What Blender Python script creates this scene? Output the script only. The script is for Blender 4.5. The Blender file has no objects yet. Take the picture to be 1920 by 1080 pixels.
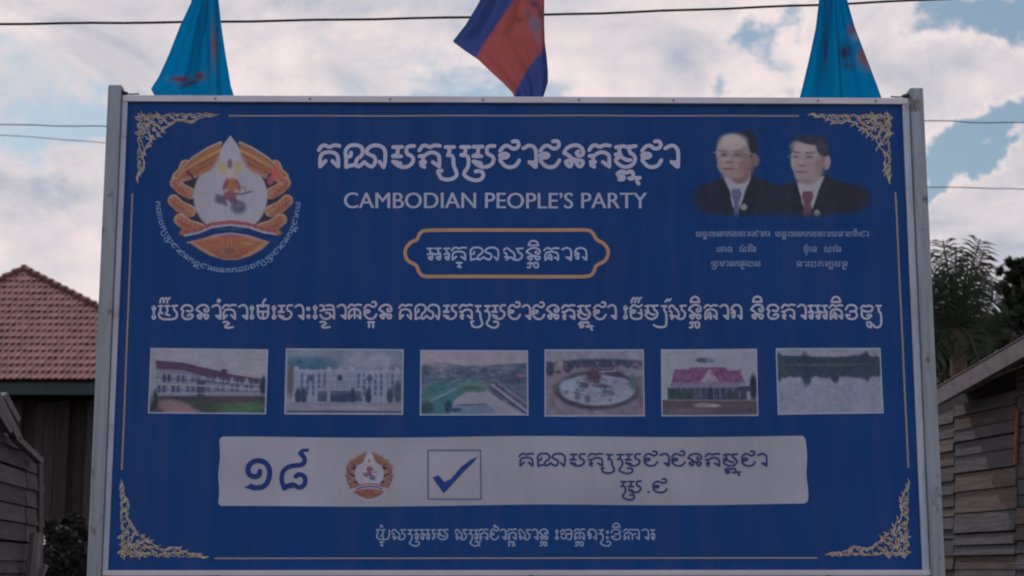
import bpy, bmesh, math, random
import numpy as np
from mathutils import Vector, Matrix
random.seed(7); rng = np.random.RandomState(5)
SC = bpy.context.scene
COL = SC.collection

# ------------------------------------------------------------------ camera
CAM = np.array([-0.134327, -7.98904, 1.6])
YAW, PITCH, ROLL, FPX = 0.0140439, 0.1713525, -0.00042154, 3000.0
def basis():
    cy, sy, cp, sp = math.cos(YAW), math.sin(YAW), math.cos(PITCH), math.sin(PITCH)
    f = np.array([sy*cp, cy*cp, sp]); r = np.array([cy, -sy, 0.0]); u = np.cross(r, f)
    c, s = math.cos(ROLL), math.sin(ROLL)
    return c*r+s*u, -s*r+c*u, f
RT, UP, FW = basis()
cd = bpy.data.cameras.new('camera'); cam = bpy.data.objects.new('camera', cd); COL.objects.link(cam)
cd.sensor_width = 36; cd.lens = 36*FPX/1920; cd.clip_end = 6000; cd.clip_start = .1
cam.matrix_world = Matrix(((RT[0], UP[0], -FW[0], CAM[0]), (RT[1], UP[1], -FW[1], CAM[1]), (RT[2], UP[2], -FW[2], CAM[2]), (0, 0, 0, 1)))
SC.camera = cam
cd.dof.use_dof = True; cd.dof.focus_distance = 8.6; cd.dof.aperture_fstop = 3.2

def ray(px, py):
    return FW + RT*((px-960)/FPX) + UP*((540-py)/FPX)
def P(px, py, y=0.0):                      # where the line of sight to a point meets the vertical plane y
    d = ray(px, py); t = (y-CAM[1])/d[1]
    return CAM + d*t
def PP(px, py, p0, n):                     # the same for any plane
    d = ray(px, py); return CAM + d*(np.dot(np.asarray(p0)-CAM, n)/np.dot(d, n))

# ------------------------------------------------------------------ sky, sun, exposure
SUN_EL, SUN_AZ = math.radians(52), math.radians(-28)     # behind the sign, a little to the left
w = bpy.data.worlds.new('World'); SC.world = w; w.use_nodes = True
nt = w.node_tree; nt.nodes.clear(); L = nt.links
def N(t, **k):
    n = nt.nodes.new(t)
    for a, b in k.items(): setattr(n, a, b)
    return n
def mth(op, a, b=None, clamp=False):
    n = N('ShaderNodeMath', operation=op); n.use_clamp = clamp
    for i, v in enumerate((a, b)):
        if v is None: continue
        if isinstance(v, (int, float)): n.inputs[i].default_value = v
        else: L.new(v, n.inputs[i])
    return n.outputs[0]
out = N('ShaderNodeOutputWorld'); bg = N('ShaderNodeBackground'); L.new(bg.outputs[0], out.inputs[0])
sky = N('ShaderNodeTexSky', sky_type='NISHITA'); sky.sun_disc = False
sky.sun_elevation = SUN_EL; sky.sun_rotation = SUN_AZ; sky.dust_density = 2.0; sky.air_density = 1.0
tc = N('ShaderNodeTexCoord')
def cloud_noise(scale, zs, det, rough, loc, dist=0.0):
    m = N('ShaderNodeMapping'); m.inputs['Scale'].default_value = (1, 1, zs); m.inputs['Location'].default_value = loc
    L.new(tc.outputs['Generated'], m.inputs[0])
    n = N('ShaderNodeTexNoise'); n.inputs['Scale'].default_value = scale; n.inputs['Detail'].default_value = det
    n.inputs['Roughness'].default_value = rough; n.inputs['Distortion'].default_value = dist
    L.new(m.outputs[0], n.inputs['Vector']); return n.outputs['Fac']
cov = cloud_noise(5.0, 2.0, 9, .6, (3.1, 1.2, .4), .3)
edge = cloud_noise(22.0, 1.5, 7, .62, (1.3, 7.7, 2.2), .4)
puff = cloud_noise(9.0, 1.9, 9, .6, (5.3, .2, 1.1), .5)
wn = N('ShaderNodeTexNoise'); wn.inputs['Scale'].default_value = 30; wn.inputs['Detail'].default_value = 9; wn.inputs['Roughness'].default_value = .6; L.new(tc.outputs['Generated'], wn.inputs['Vector'])
w1 = N('ShaderNodeVectorMath', operation='SUBTRACT'); w1.inputs[1].default_value = (.5, .5, .5); L.new(wn.outputs['Color'], w1.inputs[0])
w2 = N('ShaderNodeVectorMath', operation='SCALE'); w2.inputs['Scale'].default_value = .060; L.new(w1.outputs[0], w2.inputs[0])
w3 = N('ShaderNodeVectorMath', operation='ADD'); L.new(tc.outputs['Generated'], w3.inputs[0]); L.new(w2.outputs[0], w3.inputs[1])
hole = None
def gap(px, py, r, amt):                   # a break in the cloud round one direction of the sky
    global hole
    d = ray(px, py); d = d/np.linalg.norm(d)
    v = N('ShaderNodeVectorMath', operation='DISTANCE'); v.inputs[1].default_value = tuple(d)
    L.new(w3.outputs[0], v.inputs[0])
    q = mth('MULTIPLY', mth('POWER', 2.718, mth('MULTIPLY', mth('POWER', mth('DIVIDE', v.outputs['Value'], r), 2.0), -1.0)), amt)
    hole = q if hole is None else mth('ADD', hole, q)
for g in ((1800, 40, .026, .75), (1890, 50, .022, .9), (1730, 38, .015, .4), (1850, 255, .016, .9), (1795, 300, .018, 1.0), (1905, 235, .016, .9), (1755, 340, .014, .8), (1745, 372, .010, .6),
          (1430, 55, .012, .55), (1480, 35, .012, .6), (1390, 40, .012, .4), (1350, 140, .008, .5), (480, 25, .02, .35), (120, 255, .026, .52), (30, 260, .034, .52), (190, 245, .020, .36),
          (1850, 140, .022, -.9), (1780, 170, .022, -.8), (1900, 150, .018, -.7), (1880, 350, .018, -1.0), (1820, 400, .02, -.9), (1900, 420, .03, -.8), (1770, 440, .02, -.6), (1910, 310, .010, -.6), (1250, 120, .05, -.3), (100, 430, .04, -.4)): gap(*g)
bias = N('ShaderNodeMapRange'); L.new(cov, bias.inputs[0])
bias.inputs[1].default_value = .30; bias.inputs[2].default_value = .62; bias.inputs[3].default_value = .15; bias.inputs[4].default_value = 1.1
m0 = mth('SUBTRACT', bias.outputs[0], hole)
m1 = mth('ADD', m0, mth('MULTIPLY', mth('SUBTRACT', edge, .5), 1.3))
mask = N('ShaderNodeMapRange', interpolation_type='SMOOTHSTEP'); L.new(m1, mask.inputs[0])
mask.inputs[1].default_value = .06; mask.inputs[2].default_value = .64
tone = N('ShaderNodeValToRGB'); rim = N('ShaderNodeMapRange'); L.new(m1, rim.inputs[0]); rim.inputs[1].default_value = .35; rim.inputs[2].default_value = .95; rim.inputs[3].default_value = .10; rim.inputs[4].default_value = -.02
L.new(mth('ADD', mth('ADD', mth('MULTIPLY', puff, .75), mth('MULTIPLY', edge, .25)), rim.outputs[0]), tone.inputs[0])
e = tone.color_ramp.elements
e[0].position = .36; e[0].color = (.42, .455, .56, 1)
e[1].position = .62; e[1].color = (.90, .78, .775, 1)
x = e.new(.48); x.color = (.66, .625, .665, 1)
ceil_ = N('ShaderNodeVectorMath', operation='SCALE'); ceil_.inputs['Scale'].default_value = 10.0
L.new(tone.outputs[0], ceil_.inputs[0])
mix = N('ShaderNodeMixRGB'); L.new(mask.outputs[0], mix.inputs[0])
skc = N('ShaderNodeMixRGB', blend_type='MULTIPLY'); skc.inputs[0].default_value = 1; skc.inputs[2].default_value = (.80, .88, .84, 1)
L.new(sky.outputs[0], skc.inputs[1])
L.new(skc.outputs[0], mix.inputs[1]); L.new(ceil_.outputs[0], mix.inputs[2]); L.new(mix.outputs[0], bg.inputs[0])
bg.inputs[1].default_value = 0.10
sd = bpy.data.lights.new('sun', 'SUN'); sd.energy = 2.0; sd.angle = math.radians(.53); sd.color = (1, .95, .87)
so = bpy.data.objects.new('sun', sd); COL.objects.link(so)
sdir = Vector((math.sin(SUN_AZ)*math.cos(SUN_EL), math.cos(SUN_AZ)*math.cos(SUN_EL), math.sin(SUN_EL)))
so.rotation_euler = sdir.to_track_quat('Z', 'Y').to_euler()
vs = SC.view_settings; vs.view_transform = 'Standard'; vs.look = 'None'; vs.gamma = 1; vs.exposure = 0.0; vs.use_curve_mapping = False
SC.render.engine = 'CYCLES'; SC.cycles.pixel_filter_type = 'BLACKMAN_HARRIS'; SC.cycles.filter_width = 2.0

# ------------------------------------------------------------------ helpers
def lin(c):
    c = np.asarray(c, float)/255.0
    return np.where(c <= .04045, c/12.92, ((c+.055)/1.055)**2.4)
DAY = lin((128, 125, 129))/(lin((112, 114, 134))/lin((122, 124, 146))*.78)*1.14   # daylight that reaches the shaded face of the sign
def ink(c):                                # ink colour from a colour sampled in that light
    return np.clip((lin(c)-.0022)/DAY, 0.002, .9)

MATS = {}
def mat(name, color=(.5, .5, .5), rough=.6, metal=0.0, var=.15, scale=6.0, stretch=(1, 1, 1), bump=.0, spec=.4, attr=False, streak=None, trans=0.0, grime=0, rust=None):
    if name in MATS: return MATS[name]
    m = bpy.data.materials.new(name); m.use_nodes = True; t = m.node_tree; nd = t.nodes; lk = t.links
    b = nd['Principled BSDF']; b.inputs['Roughness'].default_value = rough; b.inputs['Metallic'].default_value = metal
    b.inputs['Specular IOR Level'].default_value = spec
    c = nd.new('ShaderNodeTexCoord'); mp = nd.new('ShaderNodeMapping'); mp.inputs['Scale'].default_value = stretch
    lk.new(c.outputs['Object'], mp.inputs[0])
    n = nd.new('ShaderNodeTexNoise'); n.inputs['Scale'].default_value = scale; n.inputs['Detail'].default_value = 8; n.inputs['Roughness'].default_value = .65
    lk.new(mp.outputs[0], n.inputs['Vector'])
    r = nd.new('ShaderNodeMapRange'); lk.new(n.outputs['Fac'], r.inputs[0]); r.inputs[1].default_value = .3; r.inputs[2].default_value = .7
    r.inputs[3].default_value = 1-var; r.inputs[4].default_value = 1+var
    mul = nd.new('ShaderNodeVectorMath'); mul.operation = 'SCALE'; lk.new(r.outputs[0], mul.inputs['Scale'])
    if attr:
        a = nd.new('ShaderNodeAttribute'); a.attribute_name = 'Col'; lk.new(a.outputs['Color'], mul.inputs[0])
    else:
        mul.inputs[0].default_value = tuple(color[:3])
    src = mul.outputs[0]
    oi = nd.new('ShaderNodeObjectInfo')
    r2 = nd.new('ShaderNodeMapRange'); lk.new(oi.outputs['Random'], r2.inputs[0]); r2.inputs[3].default_value = 1-(streak or 0); r2.inputs[4].default_value = 1+(streak or 0)
    m2 = nd.new('ShaderNodeVectorMath'); m2.operation = 'SCALE'; lk.new(src, m2.inputs[0]); lk.new(r2.outputs[0], m2.inputs['Scale']); src = m2.outputs[0]
    if grime or rust:
        mp2 = nd.new('ShaderNodeMapping'); mp2.inputs['Scale'].default_value = (9, 9, .7) if grime else (1, 1, .6); lk.new(c.outputs['Object'], mp2.inputs[0])
        n2 = nd.new('ShaderNodeTexNoise'); n2.inputs['Scale'].default_value = 1.0 if grime else 9; n2.inputs['Detail'].default_value = 7; n2.inputs['Roughness'].default_value = .62; lk.new(mp2.outputs[0], n2.inputs['Vector'])
        r3 = nd.new('ShaderNodeMapRange'); lk.new(n2.outputs['Fac'], r3.inputs[0]); r3.inputs[1].default_value = .42 if grime else .60; r3.inputs[2].default_value = .70
        mx_ = nd.new('ShaderNodeMixRGB'); lk.new(src, mx_.inputs[1])
        if grime:
            k_ = nd.new('ShaderNodeMath'); k_.operation = 'MULTIPLY'; k_.inputs[1].default_value = grime; lk.new(r3.outputs[0], k_.inputs[0]); lk.new(k_.outputs[0], mx_.inputs[0]); mx_.inputs[2].default_value = (.16, .14, .13, 1)
        else:
            lk.new(r3.outputs[0], mx_.inputs[0]); mx_.inputs[2].default_value = rust
        src = mx_.outputs[0]
    lk.new(src, b.inputs['Base Color'])
    if bump:
        bp = nd.new('ShaderNodeBump'); bp.inputs['Strength'].default_value = bump; bp.inputs['Distance'].default_value = .02
        lk.new(n.outputs['Fac'], bp.inputs['Height']); lk.new(bp.outputs[0], b.inputs['Normal'])
    if trans:
        tr = nd.new('ShaderNodeBsdfTranslucent'); lk.new(src, tr.inputs[0])
        ms = nd.new('ShaderNodeMixShader'); ms.inputs[0].default_value = trans
        lk.new(b.outputs[0], ms.inputs[1]); lk.new(tr.outputs[0], ms.inputs[2]); lk.new(ms.outputs[0], nd['Material Output'].inputs[0])
    MATS[name] = m; return m

def mesh_obj(name, V, F, m, parent=None, smooth=False, cols=None, kind=None):
    me = bpy.data.meshes.new(name); me.from_pydata([tuple(map(float, v)) for v in V], [], F); me.materials.append(m)
    if smooth: me.polygons.foreach_set('use_smooth', [True]*len(me.polygons))
    if cols is not None:
        a = me.color_attributes.new('Col', 'FLOAT_COLOR', 'POINT')
        c = np.ones((len(V), 4), np.float32); c[:, :3] = cols; a.data.foreach_set('color', c.ravel())
    me.update()
    o = bpy.data.objects.new(name, me); COL.objects.link(o)
    if parent: o.parent = parent
    if kind: o['kind'] = kind
    return o
def tag(o, label, cat, group=None):
    o['label'] = label; o['category'] = cat
    if group: o['group'] = group
    return o
def thing(name, label, cat, loc=(0, 0, 0), group=None):
    o = bpy.data.objects.new(name, None); COL.objects.link(o); o.location = loc; o.empty_display_size = .2
    bpy.context.view_layer.update()
    return tag(o, label, cat, group)
def adopt(o, parent):                      # child of an Empty while its mesh stays in world coordinates
    o.parent = parent; o.matrix_parent_inverse = Matrix.Translation(parent.location).inverted(); return o

class MB:
    def __init__(s): s.V = []; s.F = []
    def add(s, V, F):
        n = len(s.V); s.V += [tuple(v) for v in V]; s.F += [tuple(i+n for i in f) for f in F]
    def box(s, a, b):
        (x0, y0, z0), (x1, y1, z1) = a, b
        s.hexa([(x0,y0,z0),(x1,y0,z0),(x1,y1,z0),(x0,y1,z0)], [(x0,y0,z1),(x1,y0,z1),(x1,y1,z1),(x0,y1,z1)])
    def hexa(s, A, B):
        k = len(A); s.add(list(A)+list(B), [tuple(reversed(range(k))), tuple(range(k, 2*k))]+[(i, (i+1) % k, k+(i+1) % k, k+i) for i in range(k)])
    def tube(s, pts, r, n=8):
        pts = [np.asarray(p, float) for p in pts]; k = len(pts); rs = r if hasattr(r, '__len__') else [r]*k; V = []
        for i, p in enumerate(pts):
            d = pts[min(i+1, k-1)]-pts[max(i-1, 0)]; d = d/(np.linalg.norm(d)+1e-9)
            a = np.cross(d, (0, 0, 1.)) if abs(d[2]) < .9 else np.cross(d, (0, 1., 0)); a /= np.linalg.norm(a); b = np.cross(d, a)
            V += [p+rs[i]*(a*math.cos(2*math.pi*j/n)+b*math.sin(2*math.pi*j/n)) for j in range(n)]
        F = [(i*n+j, i*n+(j+1) % n, (i+1)*n+(j+1) % n, (i+1)*n+j) for i in range(k-1) for j in range(n)]
        F += [tuple(reversed(range(n))), tuple(range((k-1)*n, k*n))]
        s.add(V, F)
    def prism(s, poly, off):               # polygon pushed along a vector
        off = np.asarray(off); s.hexa([tuple(p) for p in poly], [tuple(np.asarray(p)+off) for p in poly])
    def build(s, name, m, parent=None, smooth=False, kind=None, bevel=0):
        o = mesh_obj(name, s.V, s.F, m, None, smooth, None, kind)
        if bevel:
            bm = bmesh.new(); bm.from_mesh(o.data); bmesh.ops.recalc_face_normals(bm, faces=bm.faces)
            bmesh.ops.bevel(bm, geom=bm.edges[:], offset=bevel, segments=2, affect='EDGES', profile=.6); bm.to_mesh(o.data); bm.free()
        if parent: adopt(o, parent)
        return o

# ------------------------------------------------------------------ ground
def ground():
    m = mat('dry_earth', (.060, .050, .042), .95, var=.35, scale=.6, bump=.4)
    n = 60; V = []; F = []
    def g(t): return math.copysign(abs(t)**3.2*3000, t)
    for j in range(n+1):
        for i in range(n+1):
            x, y = g(i/n*2-1), g(j/n*2-1); V.append((x, y, .0+.03*math.sin(x*.7)*math.sin(y*.5)-.03))
    F = [(j*(n+1)+i, j*(n+1)+i+1, (j+1)*(n+1)+i+1, (j+1)*(n+1)+i) for j in range(n) for i in range(n)]
    mesh_obj('ground', V, F, m, kind='structure')
ground()

# ------------------------------------------------------------------ billboard
BB = thing('billboard', 'large blue campaign billboard with white Khmer lettering on two grey steel posts', 'billboard', (0, 0, 0))
PR = mat('printed_vinyl', attr=True, rough=.5, var=.075, scale=1.6, stretch=(1.6, 1, .35), spec=.12, grime=.10)
STEEL = mat('galvanised_steel', (.27, .32, .39), .5, metal=.35, var=.22, scale=7, stretch=(6, 6, .35), bump=.15, rust=(.10, .065, .05, 1))
SIDE = mat('side_rail_steel', (.40, .47, .60), .5, metal=.3, var=.2, scale=5, stretch=(3, 3, .5), rust=(.20, .20, .24, 1))
RAILM = mat('aluminium_rail', (.56, .58, .68), .45, metal=.3, var=.15, scale=9, stretch=(.3, 1, 1))
def wav(x, z):                             # the vinyl is stretched a little unevenly
    return .004*math.sin(x*3.1+.7)*math.sin(z*2.3+1)+.0025*math.sin(x*9.0+z*2.0)+.0015*math.sin(z*11+x*3)
def onboard(px, py, h):                    # point printed on the vinyl, h = how far in front of it
    p = P(px, py, 0.0); return (p[0], wav(p[0], p[2])-h, p[2])
corner = {'tl': P(242, 192), 'tr': P(1692, 197), 'bl': P(202, 1072), 'br': P(1727, 1067)}
XL, XR = -2.0, 2.0; ZB = 1.6-.0255; ZT = ZB+2.3752
def panel():
    nx, nz = 80, 48; V = []; F = []
    for j in range(nz+1):
        for i in range(nx+1):
            x = XL+(XR-XL)*i/nx; z = ZB+(ZT-ZB)*j/nz; V.append((x, wav(x, z), z))
    F = [(j*(nx+1)+i, j*(nx+1)+i+1, (j+1)*(nx+1)+i+1, (j+1)*(nx+1)+i) for j in range(nz) for i in range(nx)]
    c = np.tile(BLUE, (len(V), 1)); o = mesh_obj('vinyl_sheet', V, F, PR, None, True, c); adopt(o, BB)
BLUE = ink((15, 43, 90))
panel()

def chaikin(pts, n=2):
    pts = [np.asarray(p, float) for p in pts]
    for _ in range(n):
        if len(pts) < 3: return pts
        q = [pts[0]]
        for a, b in zip(pts[:-1], pts[1:]): q += [a*.75+b*.25, a*.25+b*.75]
        q.append(pts[-1]); pts = q[:1]+q[2:-2]+q[-1:] if len(q) > 5 else q
    return pts
class Ink:                                 # lettering: thin film strokes lying on the vinyl
    def __init__(s, h): s.V = []; s.F = []; s.C = []; s.h = h; s.k = 0; s.c = (1, 1, 1)
    def vert(s, p, h): s.V.append(onboard(p[0], p[1], h)); s.C.append(s.c); return len(s.V)-1
    def stroke(s, pts, w, smooth=2, cap=True, taper=None):
        pts = chaikin(pts, smooth) if smooth else [np.asarray(p, float) for p in pts]
        n = len(pts)
        if n < 2: return
        s.k = (s.k+1) % 13; h = s.h+s.k*.00003; L_ = []
        for i, p in enumerate(pts):
            d = pts[min(i+1, n-1)]-pts[max(i-1, 0)]; d = d/(np.linalg.norm(d)+1e-9); q = np.array([-d[1], d[0]])
            ww = w*.5*(taper(i/(n-1)) if taper else 1.0)
            hh = h+i*.000004
            L_.append((s.vert(p+q*ww, hh), s.vert(p-q*ww, hh)))
        for a, b in zip(L_[:-1], L_[1:]): s.F.append((a[0], b[0], b[1], a[1]))
        if cap and not taper:
            for p, sg in ((pts[0], -1), (pts[-1], 1)):
                hh = h+.0003; ids = [s.vert(p+np.array([math.cos(t), math.sin(t)])*w*.5, hh) for t in np.arange(8)*math.pi/4]; s.F.append(tuple(ids))
    def poly(s, pts):
        s.k = (s.k+1) % 13; s.F.append(tuple(s.vert(p, s.h+s.k*.00003) for p in pts))
    def build(s, name, label=None):
        o = mesh_obj(name, s.V, s.F, PR, None, False, np.array(s.C)); adopt(o, BB)
        if label: o['label'] = label
        return o

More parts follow.
